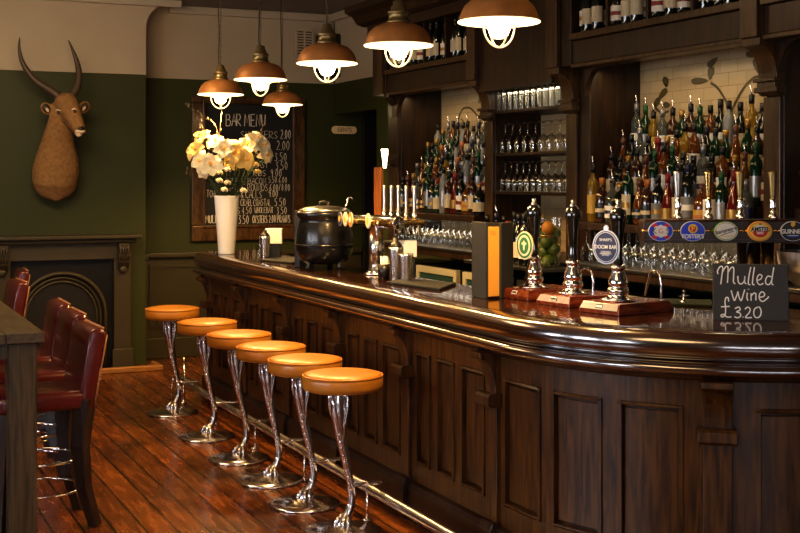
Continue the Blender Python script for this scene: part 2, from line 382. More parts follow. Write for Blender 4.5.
for i,(x0,x1) in enumerate(((-2.9,-1.5),(-1.2,.2),(.5,1.9))):  # more assumed windows, behind the camera, panes glow for bar edge highlights
    w=MB().bx(x0,x1,YF+.002,YF+.01,1.3,2.1).build('window_%d'%(i+4),M['day']); struct(w)
    f=MB()
    for q in (x0,(x0+x1)/2,x1): f.bx(q-.03,q+.03,YF+.011,YF+.05,1.25,2.15)
    for q in (1.3,1.7,2.1): f.bx(x0,x1,YF+.0111,YF+.049,q-.03,q+.03)
    f.build('window_frame',M['cream'],w)

# ------------------------------------------------------------ bar counter
R0=1.25; L0=5.1; LA=L0+R0*PI/2
def P(q,i):
    if q< -.3927: return (2.94-(q+.3927),10.2-i)
    if q<0: f=-q/.25; return (2.94-(.25-i)*cos(f),9.95+(.25-i)*sin(f))
    if q<L0: return (2.69+i,9.95-q)
    if q<LA: f=(q-L0)/R0; return (3.94-(R0-i)*cos(f),4.85-(R0-i)*sin(f))
    return (3.94+q-LA,3.6+i)
def rng(a,b,n): return [a+(b-a)*k/n for k in range(n+1)]
full=[-.75]+rng(-.3927,0,8)+rng(0,L0,20)[1:]+rng(L0,LA,48)[1:]+[LA+.12]
HB=1.185
bar=thing('bar_counter','long curved dark walnut pub bar with glossy bullnose edge and panelled front','bar counter',(0,0,0))
inner=[(3.27,10.1),(3.27,6.05),(3.34,5.75),(3.62,5.45),(3.66,5.1),(3.80,4.85),(4.06,4.72)]
outer=[P(q,.10) for q in full]
poly=outer+inner[::-1]
MB().prism(poly,lambda a,b:(a,b,HB-.05),lambda a,b:(a,b,HB)).build('counter_top',M['top'],bar)
# bullnose and lower moulding
bn=[(.13,HB-.006),(.10,HB-.001),(.07,HB-.003)]+[(.012+.045*(1-cos(t))+.0,HB-.062+.056*sin(t)) for t in [PI/2-PI*k/14 for k in range(0,15)]]+[(.10,HB-.122),(.13,HB-.122)]
MB().sweep(bn,full,P,smooth=True).build('bullnose_edge',M['nosing'],bar)
lm=[(.16,HB-.118),(.03,HB-.122)]+[(.0+.03*(1-cos(t)),HB-.150+.026*sin(t)) for t in [PI/2-PI*k/10 for k in range(0,11)]]+[(.035,HB-.180),(.05,HB-.196),(.16,HB-.196)]
MB().sweep(lm,full,P,smooth=True).build('lower_moulding',M['nosing'],bar)
body=[q for q in full if q>=-.3]
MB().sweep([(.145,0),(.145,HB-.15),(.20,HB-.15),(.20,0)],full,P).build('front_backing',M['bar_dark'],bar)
ctr=[9.95-5.07,9.95-6.03,9.95-6.99,9.95-7.94,9.95-8.90,.10,6.20]
ctr_s=sorted(ctr)
# panel intervals along the path
pans=[]
for c in ctr_s[:5]:
    nxt=ctr_s[ctr_s.index(c)+1] if ctr_s.index(c)<4 else c+.96
    k=(nxt-c)/.96
    for a,b_ in ((.10,.27),(.345,.545),(.615,.86)): pans.append((c+a*k,c+b_*k))
pans+= [(4.962,5.287),(5.366,5.664),(5.746,6.048),(6.362,6.70)]
pans.sort()
PZ0,PZ1=.285,.874
fr=MB()
def fsweep(mb,prof,a,b_,n=None):
    n=n or max(1,int((b_-a)/.05)); return mb.sweep(prof,rng(a,b_,n),P)
end=LA+.42
allq=[q for q in full]
fr.sweep([(.12,PZ1),(.12,HB-.19),(.15,HB-.19),(.15,PZ1)],allq,P)
fr.sweep([(.12,.17),(.12,PZ0),(.15,PZ0),(.15,.17)],allq,P)
prev=-.3
for a,b_ in pans:
    fsweep(fr,[(.1205,PZ0-.005),(.1205,PZ1+.005),(.1505,PZ1+.005),(.1505,PZ0-.005)],prev,a); prev=b_
fsweep(fr,[(.1205,PZ0-.005),(.1205,PZ1+.005),(.1505,PZ1+.005),(.1505,PZ0-.005)],prev,end-.3)
fr.build('panelling_frame',M['bar'],bar)
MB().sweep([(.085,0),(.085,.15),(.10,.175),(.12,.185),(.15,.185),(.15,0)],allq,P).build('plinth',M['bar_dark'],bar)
for a,b_ in pans:
    mb=MB(); e=.022
    fsweep(mb,[(.1365,PZ0+e+.006),(.134,PZ0+e+.010),(.134,PZ1-e-.010),(.1365,PZ1-e-.006),(.147,PZ1-e-.006),(.147,PZ0+e+.006)],a+e+.004,b_-e-.004)
    p=mb.build('raised_panel',M['bar'],bar)
    mm=MB(); w=.020
    mp=lambda z0,z1:[(.114,z0+.004),(.111,(z0+z1)/2),(.116,z1-.002),(.147,z1),(.147,z0)]
    fsweep(mm,mp(PZ1-w,PZ1),a,b_); fsweep(mm,[(o,PZ0+w-(z-PZ0)) for o,z in mp(PZ0,PZ0+w)],a,b_)
    for s0,s1 in ((a,a+w),(b_-w,b_)): mm.sweep([(.113,PZ0),(.113,PZ1),(.147,PZ1),(.147,PZ0)],[s0,s1],P)
    mm.build('panel_moulding',M['bar'],p)
for c in ctr_s:
    hw=.048 if c<5.05 else .062
    mb=MB()
    ncv=8
    prof=[(.145,HB-.19),(.012,HB-.197),(.012,HB-.222)]
    for k in range(ncv+1):
        t=PI/2*k/ncv; prof.append((.020+.072*sin(t),HB-.228-.150*(1-cos(t))))
    prof+=[(.092,.775),(.145,.775)]
    mb.sweep(prof,[c-hw,c+hw],P)
    mb.sweep([(.098,.175),(.098,.74),(.145,.74),(.145,.175)],[c-hw,c+hw],P)
    co=mb.build('corbel_pilaster',M['bar'],bar,bevel=.004)
    MB().sweep([(.045,.745),(.045,.785),(.058,.797),(.1445,.797),(.1445,.735),(.058,.735)],[c-hw-.018,c+hw+.018],P).build('corbel_block',M['bar'],co,bevel=.003)
    MB().sweep([(.060,.0),(.060,.16),(.075,.20),(.1445,.20),(.1445,0)],[c-hw-.008,c+hw+.008],P).build('pilaster_foot',M['bar_dark'],co,bevel=.003)
# back of counter
bk=MB()
for (a,b_) in zip(inner[:-1],inner[1:]):
    A=Vector((a[0],a[1],0)); B=Vector((b_[0],b_[1],0)); d=(B-A); L_=d.length; mid=(A+B)/2
    nrm=Vector((d.y,-d.x,0)).normalized()
    bk.box((mid.x+nrm.x*.04,mid.y+nrm.y*.04,HB/2-.03),(L_,.02,HB-.07),rz=math.atan2(d.y,d.x))
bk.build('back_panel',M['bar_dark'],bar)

# foot rail
rail=thing('foot_rail','polished steel tubular foot rail running along the foot of the bar','foot rail',(0,0,0))
RO=-.14
rq=[q for q in rng(.12,L0,20)+rng(L0,LA,24)[1:]+[LA+.1]]
MB().tube([(*P(q,RO),.17) for q in rq],.025,14).build('rail',M['railsteel'],rail)
for Y in (9.72,8.80,7.87,6.93,5.98,5.05):
    MB().tube([(2.69+RO,Y,.0),(2.69+RO,Y,.16)],.009,8).lathe([(.03,0),(.03,.006),(.012,.012)],12,(2.69+RO,Y,0)).build('rail_post',M['chrome'],rail)
for q in (L0+.8,L0+1.7):
    x,y=P(q,RO); MB().tube([(x,y,0),(x,y,.16)],.009,8).build('rail_post',M['chrome'],rail)
x,y=P(.12,RO)
MB().tube([(x,y,.17),(x-.05,y+.03,.175),(x-.06,y+.03,.12),(x-.06,y+.03,0)],.008,8).tube([(x+.04,y+.02,.0),(x+.04,y+.02,.30)],.008,8).build('end_bracket',M['chrome'],rail)
MB().lathe([(.0,0),(.02,.005),(.02,.03),(.012,.045),(0,.05)],12,(x+.04,y+.02,.30)).build('end_knob',M['brass'],rail)

# ------------------------------------------------------------ bar stools
def make_stool():
    t=thing('bar_stool','','bar stool')
    r=.205; K=.048
    seat=MB().lathe([(0,.675+K),(r-.02,.675+K),(r-.004,.683+K),(r,.70+K),(r,.735+K),(r-.006,.748+K)],40).build('seat',M['seat'],t)
    MB().lathe([(r-.006,.747+K),(r-.02,.757+K),(r*.7,.764+K),(r*.3,.766+K),(0,.766+K)],40).build('seat_top',M['seat'],seat)
    MB().tube([((r-.003)*cos(a),(r-.003)*sin(a),.748+K) for a in [2*PI*k/40 for k in range(40)]],.0045,6,closed=True).build('piping',M['piping'],seat)
    MB().lathe([(.0,.66+K),(.09,.66+K),(.10,.675+K),(0,.675+K)],24).build('seat_plate',M['stoolchrome'],t)
    key=[(-.022,.665+.048,.030),(-.024,.66,.040),(-.024,.63,.042),(-.020,.59,.040),(-.014,.53,.033),(-.004,.46,.028),(.010,.39,.024),(.028,.31,.021),(.042,.24,.020),(.050,.18,.020),(.046,.13,.022),(.030,.09,.028),(.012,.055,.034),(.0,.03,.036),(-.002,.018,.034)]
    pts=[];rad=[]
    for i in range(len(key)-1):
        for k in range(4):
            u=k/4; a=key[i]; b=key[i+1]; pts.append((a[0]+(b[0]-a[0])*u,0,a[1]+(b[1]-a[1])*u)); rad.append(a[2]+(b[2]-a[2])*u)
    pts.append((key[-1][0],0,key[-1][1])); rad.append(key[-1][2])
    leg=MB().tube(pts,rad,14,flat=.8,up=(1,0,0))
    lg=leg.build('stem',M['stoolchrome'],t)
    orn=MB()
    for i,(x,z,rr) in enumerate(key[2:9]):
        for k in (0,1):
            zz=z-k*.032; xx=x+(.01 if i>3 else .006)*k
            MB().ball((xx-rr*.55,-rr*.62,zz),.0085,8,sc=(1,1,1.5)).build('stud',M['stoolchrome'],lg)
    for sx in (-1,1):   # acanthus scrolls at the head
        for sy in (-1,1):
            MB().tube([(-.022+sx*.012,sy*.012,.708),(-.022+sx*.040,sy*.022,.685),(-.022+sx*.036,sy*.030,.63),(-.018+sx*.018,sy*.026,.55),(-.012+sx*.006,sy*.024,.47)],[.009,.011,.010,.008,.004],8).build('scroll',M['stoolchrome'],lg)
    for a in (-1.9,-1.1,-.3,2.6,1.6):  # claw toes
        MB().tube([(.010+.01*cos(a),.02*sin(a),.085),(.0+.036*cos(a),.036*sin(a),.05),(.0+.046*cos(a),.044*sin(a),.018)],[.010,.013,.009],8).build('claw',M['stoolchrome'],lg)
    MB().lathe([(.195,.0),(.198,.006),(.190,.014),(.13,.022),(.07,.030),(.05,.036),(0,.038)],40).build('base',M['stoolchrome'],t)
    fr=MB().tube([(.035,0,.235),(.09,.0,.228),(.13,0,.232)],[.010,.009,.010],8)
    fr.box((.17,0,.234),(.085,.05,.012),ry=.05); fr.tube([(.125,-.03,.236),(.14,0,.234),(.125,.03,.236)],.007,8)
    fr.build('footrest',M['stoolchrome'],t,bevel=.003)
    for ch in list(t.children): pass
    t.scale=(1,1,1)
    return t
XS=2.36
ys=[5.83,6.41,6.99,7.62,8.36,9.33]
lab=['tan leather bar stool with chrome claw foot, nearest the camera, base at the photo bottom','tan leather topped chrome stool, second from the near end of the row at the bar','tan round chrome stool, third from the near end of the row','tan round chrome stool, fourth from the near end, third from the fireplace','tan round chrome stool, second from the far end of the row','tan round chrome stool at the far end of the row, nearest the fireplace']
s0=make_stool(); index_kids(s0)
for i,Y in enumerate(ys):
    if i==0: o=s0; o.location=(XS-.01,Y,0); o['label']=lab[0]; o['group']='row of tan bar stools'
    else: o=dup(s0,(XS,Y,0),(random.random()-.5)*.14,lab[i],'row of tan bar stools')

# ------------------------------------------------------------ table and chairs
tb=thing('high_table','tall dark oak pub table cut off by the left edge of the photo','table',(0,0,0))
TX1=.955; TY0=6.30; TY1=8.75; TX0=-.15; TH_=1.03
mb=MB()
nb=6
for k in range(nb):
    a=TX0+(TX1-TX0)*k/nb; b_=TX0+(TX1-TX0)*(k+1)/nb; mb.bx(a+.001,b_-.001,TY0,TY1,TH_-.05,TH_)
mb.build('tabletop',M['table_top'],tb,bevel=.004)
for (x,y) in ((TX1-.10,TY0+.10),(TX0+.10,TY0+.10),(TX1-.10,TY1-.10),(TX0+.10,TY1-.10)):
    MB().bx(x-.068,x+.068,y-.068,y+.068,0,TH_-.05).build('leg',M['table'],tb,bevel=.006)
for q in (TY0+.06,TY1-.09): MB().bx(TX0+.17,TX1-.17,q,q+.03,TH_-.13,TH_-.0501).build('apron',M['table'],tb)
def make_chair():
    t=thing('bar_chair','','chair')   # faces -X
    w=.43
    st=MB()
    st.box((-.03,0,.655),(.44,w,.10)); st.build('seat',M['red_leather'],t,bevel=.035,seg=4,autosm=True)
    bk=MB()
    # padded back: side profile swept in Y
    prof=[(.150,.60),(.165,.76),(.19,.92),(.203,.99),(.220,1.015),(.262,1.02),(.288,1.008),(.294,.985),(.272,.87),(.245,.73),(.225,.60)]
    bk.prism(prof,lambda a,b:(a,-w/2,b),lambda a,b:(a,w/2,b))
    b=bk.build('backrest',M['red_leather'],t,bevel=.022,seg=4,autosm=True)
    for sy in (-1,1):
        MB().tube([(x+.001,sy*(w/2-.004),z) for x,z in [(.232,.62),(.250,.74),(.274,.87),(.293,.985)]],.0045,6).build('side_seam',M['worn'],b)
    MB().tube([(.276,y,1.016) for y in rng(-w/2+.02,w/2-.02,4)],.010,6).build('top_seam',M['worn'],b)
    for sx in (-1,1):
        for sy in (-1,1):
            if sx<0: pts=[(-.20,sy*.17,.62),(-.215,sy*.175,.3),(-.23,sy*.18,0)]
            else: pts=[(.19,sy*.175,.66),(.165,sy*.178,.42),(.185,sy*.182,.2),(.24,sy*.188,0)]
            m=MB(); m.tube(pts,[.036,.030,.024] if sx<0 else [.062,.052,.042,.036],4,up=(0,1,0) ); 
            m.sm=[False]*len(m.f)
            m.build('leg',M['chair_leg'],t,bevel=.004)
    def ring(z,r,y=0): return [(r*cos(a),r*sin(a),z) for a in [2*PI*k/32 for k in range(32)]]
    MB().tube(ring(.34,.205),.008,8,closed=True).build('foot_ring',M['chrome'],t)
    MB().tube(ring(.18,.21),.006,8,closed=True).build('lower_ring',M['chrome'],t)
    return t
c0=make_chair(); index_kids(c0)
cl=[(.985,6.64,0.04,'wine red leather bar chair nearest the camera beside the oak table'),(1.03,7.36,.02,'wine red leather bar chair in the middle of the three beside the table'),(1.05,7.98,.0,'wine red leather bar chair farthest of the three beside the table'),(1.03,9.75,.06,'wine red leather chair at far left, half cut off above the tabletop'),(1.22,10.95,-.05,'wine red leather chair standing closest to the black fireplace')]
for i,(x,y,r,l) in enumerate(cl):
    if i==0: c0.location=(x,y,0); c0.rotation_euler.z=r; c0['label']=l; c0['group']='wine red leather bar chairs'
    else: dup(c0,(x,y,0),r,l,'wine red leather bar chairs')

# ------------------------------------------------------------ fireplace
fp=thing('fireplace','dark painted fireplace surround with cast iron arched insert under antelope head','fireplace',(1.95,YC,0))
F=MB
def fb(name,mat,x0,x1,d0,d1,z0,z1,bev=.006,par=None): return MB().bx(x0-1.95,x1-1.95,-d1,-d0,z0,z1).build(name,M[mat],par or fp,bevel=bev)
fb('mantel_shelf','fire',1.22,2.66,.001,.24,1.225,1.262,.01)
fb('shelf_moulding','fire',1.26,2.62,.001,.19,1.185,1.2245,.012)
fb('frieze_board','fire',1.30,2.58,.001,.12,1.03,1.1845)
for x0,x1 in ((1.32,1.48),(2.42,2.58)):
    pl=fb('pilaster','fire',x0,x1,.001,.13,.0,1.0299)
    fb('pilaster_base','fire',x0-.02,x1+.02,.1301,.16,0,.18,.006,pl)
    cb=MB(); xc=(x0+x1)/2-1.95
    cb.prism([(.131,.92),(.20,1.0),(.215,1.06),(.19,1.10),(.21,1.14),(.21,1.18),(.131,1.18)],lambda a,b:(xc-.05,-a,b),lambda a,b:(xc+.05,-a,b))
    for k in range(4): cb.tube([(xc-.036+.024*k,-.20,1.165),(xc-.036+.024*k,-.215,1.12),(xc-.036+.024*k,-.205,1.02)],.008,6)
    cb.ball((xc,-.16,.93),.035,10,sc=(1.1,.6,1))
    cb.build('corbel',M['fire'],pl)
# cast iron plate with arch hole
R1=.40; zc=.50
arch=[(R1*cos(a),zc+R1*sin(a)) for a in [PI*k/24 for k in range(25)]]
plate=[(.47,0),(.47,1.03),(-.47,1.03),(-.47,0),(-R1,0)]+arch[::-1]+[(R1,0)]
MB().prism(plate,lambda a,b:(a,-.04,b),lambda a,b:(a,-.001,b)).build('iron_plate',M['iron'],fp)
for r,w,d in ((.405,.02,.065),(.36,.014,.045),(.325,.012,.04)):
    MB().tube([(r,-d,0)]+[(r*cos(a),-d,zc+r*sin(a)) for a in [PI*k/24 for k in range(25)]]+[(-r,-d,0)],w,8).build('arch_ring',M['fire'],fp)
MB().bx(-.40,.40,-.03,-.002,0,.95).build('firebox',M['lampbox'],fp)
g=MB()
for k in range(-3,4): g.tube([(k*.07,-.12,.08),(k*.07,-.14,.28)],.008,6)
g.tube([(-.24,-.13,.28),(.24,-.13,.28)],.010,6); g.tube([(-.24,-.13,.1),(.24,-.13,.1)],.010,6); g.bx(-.26,.26,-.14,-.035,0,.06)
g.build('grate',M['iron'],fp)
hk=thing('hearth_kerb','low polished wooden hearth kerb on floor before the fireplace','kerb',(1.95,YC,0))
MB().bx(-.78,.86,-.46,-.40,0,.05).build('front_rail',M['hearth'],hk,bevel=.008)
MB().bx(.80,.86,-.3995,-.17,0,.05).build('side_rail',M['hearth'],hk,bevel=.008)
MB().bx(-.78,-.72,-.3995,-.17,0,.05).build('side_rail',M['hearth'],hk,bevel=.008)
struct(MB().bx(XL,1.27,YC-.03,YC-.001,0,.2).build('baseboard_chimney',M['dado']))
so=MB().box((0,0,0),(.085,.012,.085)); so=so.build('power_socket',M['fire'],None,bevel=.004,loc=(2.98,YB-.030,.37)); tag(so,'small square wall socket low on the panelling behind the farthest stool','socket')

# ------------------------------------------------------------ antelope head
def remesh(mb,name,mat,parent,vox=.014,smooth=6):
    o=mb.build(name,mat,None)
    m=o.modifiers.new('r','REMESH'); m.mode='VOXEL'; m.voxel_size=vox
    s=o.modifiers.new('s','SMOOTH'); s.factor=.5; s.iterations=smooth
    dg=bpy.context.evaluated_depsgraph_get(); me=bpy.data.meshes.new_from_object(o.evaluated_get(dg))
    o.modifiers.clear(); old=o.data; o.data=me; bpy.data.meshes.remove(old)
    me.polygons.foreach_set('use_smooth',[True]*len(me.polygons))
    if not me.materials: me.materials.append(mat)
    o.parent=parent; return o
XD=1.868
dh=thing('antelope_head_trophy','mounted antelope head with long curved ridged horns on the green wall','antelope trophy',(XD,YC-.062,0))
b=MB()
b.tube([(0,.0,1.66),(0,-.06,1.68),(.0,-.08,1.74),(.01,-.09,1.86),(.015,-.12,1.98),(.015,-.17,2.12),(.02,-.23,2.26),(.04,-.27,2.38),(.06,-.29,2.46)],[.06,.14,.20,.215,.195,.150,.120,.105,.085],20,up=(1,0,0),flat=.72)
b.ball((.01,-.07,1.76),.205,16,sc=(1,.62,.85)); b.ball((.01,-.10,1.66),.09,12,sc=(1,.6,.9))
b.ball((.065,-.31,2.475),.108,16,sc=(1.0,1.0,.92))
hv=Vector
b.tube([(.065,-.30,2.49),(.085,-.37,2.43),(.11,-.44,2.35),(.135,-.50,2.275),(.150,-.535,2.225)],[.104,.096,.080,.064,.052],16,up=(1,0,0))
b.tube([(.05,-.28,2.38),(.08,-.36,2.34),(.115,-.45,2.265),(.135,-.495,2.215)],[.075,.060,.046,.036],12,up=(1,0,0))
b.ball((.152,-.535,2.235),.046,12,sc=(1.1,.9,.85))
for sx,e in ((-1,(-.105,-.28,2.425)),(1,(.235,-.28,2.445))):
    a=(.065+sx*.08,-.29,2.455)
    b.tube([a,((a[0]+e[0])/2,-.28,(a[2]+e[2])/2)],[.026,.03],10)
    b.ball(e,.058,14,sc=(.92,.38,1.12),M=Matrix.Rotation(sx*.55,3,'Y'))
for sx in (-1,1): b.ball((.075+sx*.070,-.375,2.465),.026,8)
body_=remesh(b,'head_and_neck',M['fur'],dh,.011,5)
for sx,e in ((-1,(-.105,-.298,2.425)),(1,(.235,-.298,2.445))):
    MB().ball(e,.044,12,sc=(.78,.22,1.0),M=Matrix.Rotation(sx*.55,3,'Y')).build('inner_ear',M['lampbox'] if sx<0 else M['twig'],dh)
    MB().ball((e[0]-sx*.006,e[1]-.006,e[2]-.012),.028,12,sc=(.5,.22,.9),M=Matrix.Rotation(sx*.55,3,'Y')).build('ear_tuft',M['fur_pale'],dh)
from mathutils.bvhtree import BVHTree
_bv=BVHTree.FromPolygons([v.co.copy() for v in body_.data.vertices],[tuple(p.vertices) for p in body_.data.polygons])
def onface(px,py):
    o=Vector((0,0,EYE))-dh.location; d=(pt(px,py,10)-Vector((0,0,EYE))).normalized(); h=_bv.ray_cast(o,d); return h[0],h[1]
for px,py in ((58.6,113.0),(74.6,111.5)):
    q,nn=onface(px,py)
    MB().ball(q-nn*.002,.0155,12).build('eye',M['ceramic_black'],dh)
for L_ in (((55,111.5),(57.5,109.8),(61,110.6)),((71.5,109.6),(74.5,108.6),(77,109.6))):
    MB().tube([onface(*a)[0] for a in L_],[.004,.009,.004],8).build('pale_brow',M['fur_pale'],dh)
MB().ball((.150,-.548,2.212),.047,12,sc=(1.05,.62,.5)).tube([(.122,-.50,2.20),(.14,-.535,2.185),(.16,-.55,2.19)],[.018,.026,.018],8).build('white_muzzle',M['fur_pale'],dh)
MB().ball((.156,-.572,2.238),.030,12,sc=(1.1,.5,.62)).build('nose',M['nose'],dh)
def smoothpts(K,n=6):
    out=[]
    for i in range(len(K)-1):
        p0=Vector(K[max(i-1,0)]);p1=Vector(K[i]);p2=Vector(K[i+1]);p3=Vector(K[min(i+2,len(K)-1)])
        for k in range(n):
            t=k/n; out.append(.5*((2*p1)+(-p0+p2)*t+(2*p0-5*p1+4*p2-p3)*t*t+(-p0+3*p1-3*p2+p3)*t**3))
    out.append(Vector(K[-1])); return out
for name,K in (('l',[(.025,-.30,2.52),(-.06,-.29,2.585),(-.20,-.27,2.68),(-.300,-.25,2.82),(-.335,-.25,2.95),(-.335,-.27,3.06)]),('r',[(.105,-.30,2.53),(.165,-.29,2.62),(.190,-.27,2.74),(.175,-.25,2.86),(.135,-.25,2.97),(.095,-.27,3.055)])):
    p=smoothpts(K,9); n=len(p)
    rr=[(.038*(1-i/(n-1))**.8+.003)*(1+.10*(i%2)*(1 if i<n*.75 else 0)) for i in range(n)]
    MB().tube(p,rr,12).build('horn',M['horn'],dh)

# ------------------------------------------------------------ chalk lettering
G={'A':[[(0,0),(.4,1),(.8,0)],[(.15,.4),(.65,.4)]],'B':[[(0,0),(0,1),(.5,.95),(.6,.75),(.45,.55),(0,.52)],[(.45,.55),(.7,.4),(.6,.05),(0,0)]],'C':[[(.7,.85),(.4,1),(.1,.8),(0,.5),(.1,.15),(.4,0),(.7,.12)]],
'D':[[(0,0),(0,1),(.45,.9),(.7,.5),(.45,.08),(0,0)]],'E':[[(.6,1),(0,1),(0,0),(.6,0)],[(0,.5),(.5,.52)]],'F':[[(.6,1),(0,1),(0,0)],[(0,.5),(.5,.5)]],'G':[[(.7,.85),(.4,1),(.1,.8),(0,.45),(.2,.05),(.6,.05),(.7,.42),(.4,.42)]],
'H':[[(0,0),(0,1)],[(.6,0),(.6,1)],[(0,.5),(.6,.5)]],'I':[[(.2,0),(.2,1)]],'K':[[(0,0),(0,1)],[(.6,1),(0,.45),(.65,0)]],'L':[[(0,1),(0,0),(.6,0)]],'M':[[(0,0),(.1,1),(.42,.3),(.75,1),(.85,0)]],'N':[[(0,0),(.05,1),(.6,0),(.62,1)]],
'O':[[(.35,1),(.05,.75),(0,.4),(.2,0),(.5,.02),(.7,.4),(.6,.85),(.35,1)]],'P':[[(0,0),(0,1),(.5,.95),(.6,.7),(.4,.48),(0,.45)]],'R':[[(0,0),(0,1),(.5,.95),(.6,.7),(.4,.5),(0,.47),(.65,0)]],'S':[[(.6,.85),(.3,1),(.05,.78),(.3,.52),(.6,.28),(.35,0),(0,.1)]],
'T':[[(0,1),(.7,1)],[(.35,1),(.35,0)]],'U':[[(0,1),(.05,.2),(.3,0),(.55,.15),(.6,1)]],'V':[[(0,1),(.3,0),(.65,1)]],'W':[[(0,1),(.2,0),(.42,.6),(.65,0),(.9,1)]],'Y':[[(0,1),(.3,.5),(.65,1)],[(.3,.5),(.25,0)]],'J':[[(.5,1),(.5,.15),(.25,0),(0,.15)]],'X':[[(0,0),(.6,1)],[(0,1),(.6,0)]],'Z':[[(0,1),(.6,1),(0,0),(.6,0)]],'Q':[[(.35,1),(.05,.75),(0,.4),(.2,0),(.5,.02),(.7,.4),(.6,.85),(.35,1)],[(.4,.3),(.7,-.1)]],
'0':[[(.3,1),(.05,.7),(.05,.3),(.28,0),(.5,.3),(.5,.7),(.3,1)]],'1':[[(.1,.8),(.3,1),(.3,0)]],'2':[[(.05,.8),(.3,1),(.52,.75),(.4,.45),(0,0),(.6,.02)]],'3':[[(.05,.95),(.5,.95),(.22,.6),(.5,.4),(.4,.05),(0,.05)]],'4':[[(.4,0),(.4,1),(0,.35),(.6,.35)]],
'5':[[(.5,1),(.08,1),(.05,.58),(.4,.58),(.52,.3),(.3,0),(0,.08)]],'6':[[(.45,1),(.1,.6),(.05,.2),(.3,0),(.5,.25),(.3,.5),(.06,.3)]],'8':[[(.3,.52),(.05,.75),(.3,1),(.5,.75),(.3,.52),(.02,.25),(.3,0),(.55,.25),(.3,.52)]],'9':[[(.5,.7),(.3,.48),(.05,.7),(.28,1),(.5,.75),(.42,0)]],
'.':[[(.1,0),(.16,.07)]],',':[[(.15,.1),(.08,-.12)]],'/':[[(0,0),(.45,1)]],'&':[[(.7,0),(.15,.75),(.35,1),(.5,.78),(.05,.3),(.25,0),(.65,.4)]],"'":[[(.1,1),(.08,.8)]],'-':[[(0,.45),(.4,.45)]]}
def chalk(mb,text,u,v,h,w,f,wd=None,jit=.04,asp=.8,rnd=random):
    adv=0
    widths=[]
    for ch in text: widths.append(.4 if ch in " " else (.3 if ch in ".,'I" else (1.05 if ch in 'MW' else .85)))
    tot=sum(widths); sc=(wd/tot) if wd else h*asp
    x=u
    for ch,wc in zip(text,widths):
        if ch in G:
            jy=rnd.uniform(-jit,jit)*h
            for st in G[ch]:
                mb.ribbon([(x+a*sc+rnd.uniform(-1,1)*h*.015,v+b_*h+jy) for a,b_ in st],w,f)
        x+=wc*sc
    return x
# bar menu board on the back wall
A=at_y(190.5,96,YB); B=at_y(304,239,YB); C_=at_y(204,103,YB); D_=at_y(291.5,224,YB)
mbd=thing('menu_chalkboard','large framed chalkboard headed BAR MENU on the green wall behind the flowers','chalkboard',(0,YB,0))
bxx=[(A.x,B.x,B.z,D_.z-.0),(A.x,B.x,C_.z,A.z),(A.x,C_.x,D_.z,C_.z),(D_.x,B.x,D_.z,C_.z)]
m=MB()
for x0,x1,z0,z1 in bxx: m.bx(x0,x1,-.045,-.001,z0,z1)
fo=m.build('frame',M['frame'],mbd,bevel=.012,seg=3)
m=MB(); e=.025
for x0,x1,z0,z1 in ((C_.x-e,D_.x+e,D_.z-e,D_.z),(C_.x-e,D_.x+e,C_.z,C_.z+e),(C_.x-e,C_.x,D_.z,C_.z),(D_.x,D_.x+e,D_.z,C_.z)): m.bx(x0,x1,-.060,-.045,z0,z1)
m.build('inner_moulding',M['frame'],fo,bevel=.005)
MB().bx(C_.x-.01,D_.x+.01,-.02,-.002,D_.z-.01,C_.z+.01).build('board',M['chalkboard'],mbd)
fm=lambda u,v:(u,-.0215,v)
ck=MB()
def mline(text,px0,px1,py0,py1,w=.0045):
    ck=MB(); a=at_y(px0,py1,YB); b_=at_y(px1,py0,YB); chalk(ck,text,a.x,a.z,(b_.z-a.z),w,fm,wd=b_.x-a.x); ck.build('chalk_line',M['chalk'],mbd)
mline('BAR MENU',225.6,266,115,126,.010)
mline('SNACKERS',240,278,131.5,138,.0045); mline('2.00',280,291,130,139,.007)
mline('OLIVES',208,240,143,150); mline('2.00',276,290,141,150,.006)
mline('3.50',274,287,153,161,.006); mline('SOUP',208,236,154,161)
mline('ROAST',250,268,162,168); mline('3.50',275,288,162,170,.006)
mline('KIDS',253,266,170,176); mline('9.00',270,282,169,177,.006)
mline('BEEF W BACON',224,266,178,184); mline('5.50 6.00',268,287,177,183,.0045)
mline('GARLIC ROUNDS',226,268,184,191); mline('6.00/8.00',269,290,184,191,.005)
mline('TOAST',206,222,190,197); mline('& CALLS',240,262,191,198); mline('9.00',268,278,190,197,.006)
mline('CRAB, COASTAL',240,271,199,206); mline('5.50',274,286,198,206,.006)
mline('SIDES 4.50',226,252,207,214); mline('WHOLEBAIT',254,273,207,213); mline('3.50',276,287,207,214,.006)
mline('MULLED',205,224,215,223,.008); mline('3.50',238,249,215,224,.006); mline('OYSTERS 2.00 PRAWNS',252,290,215,223,.006)

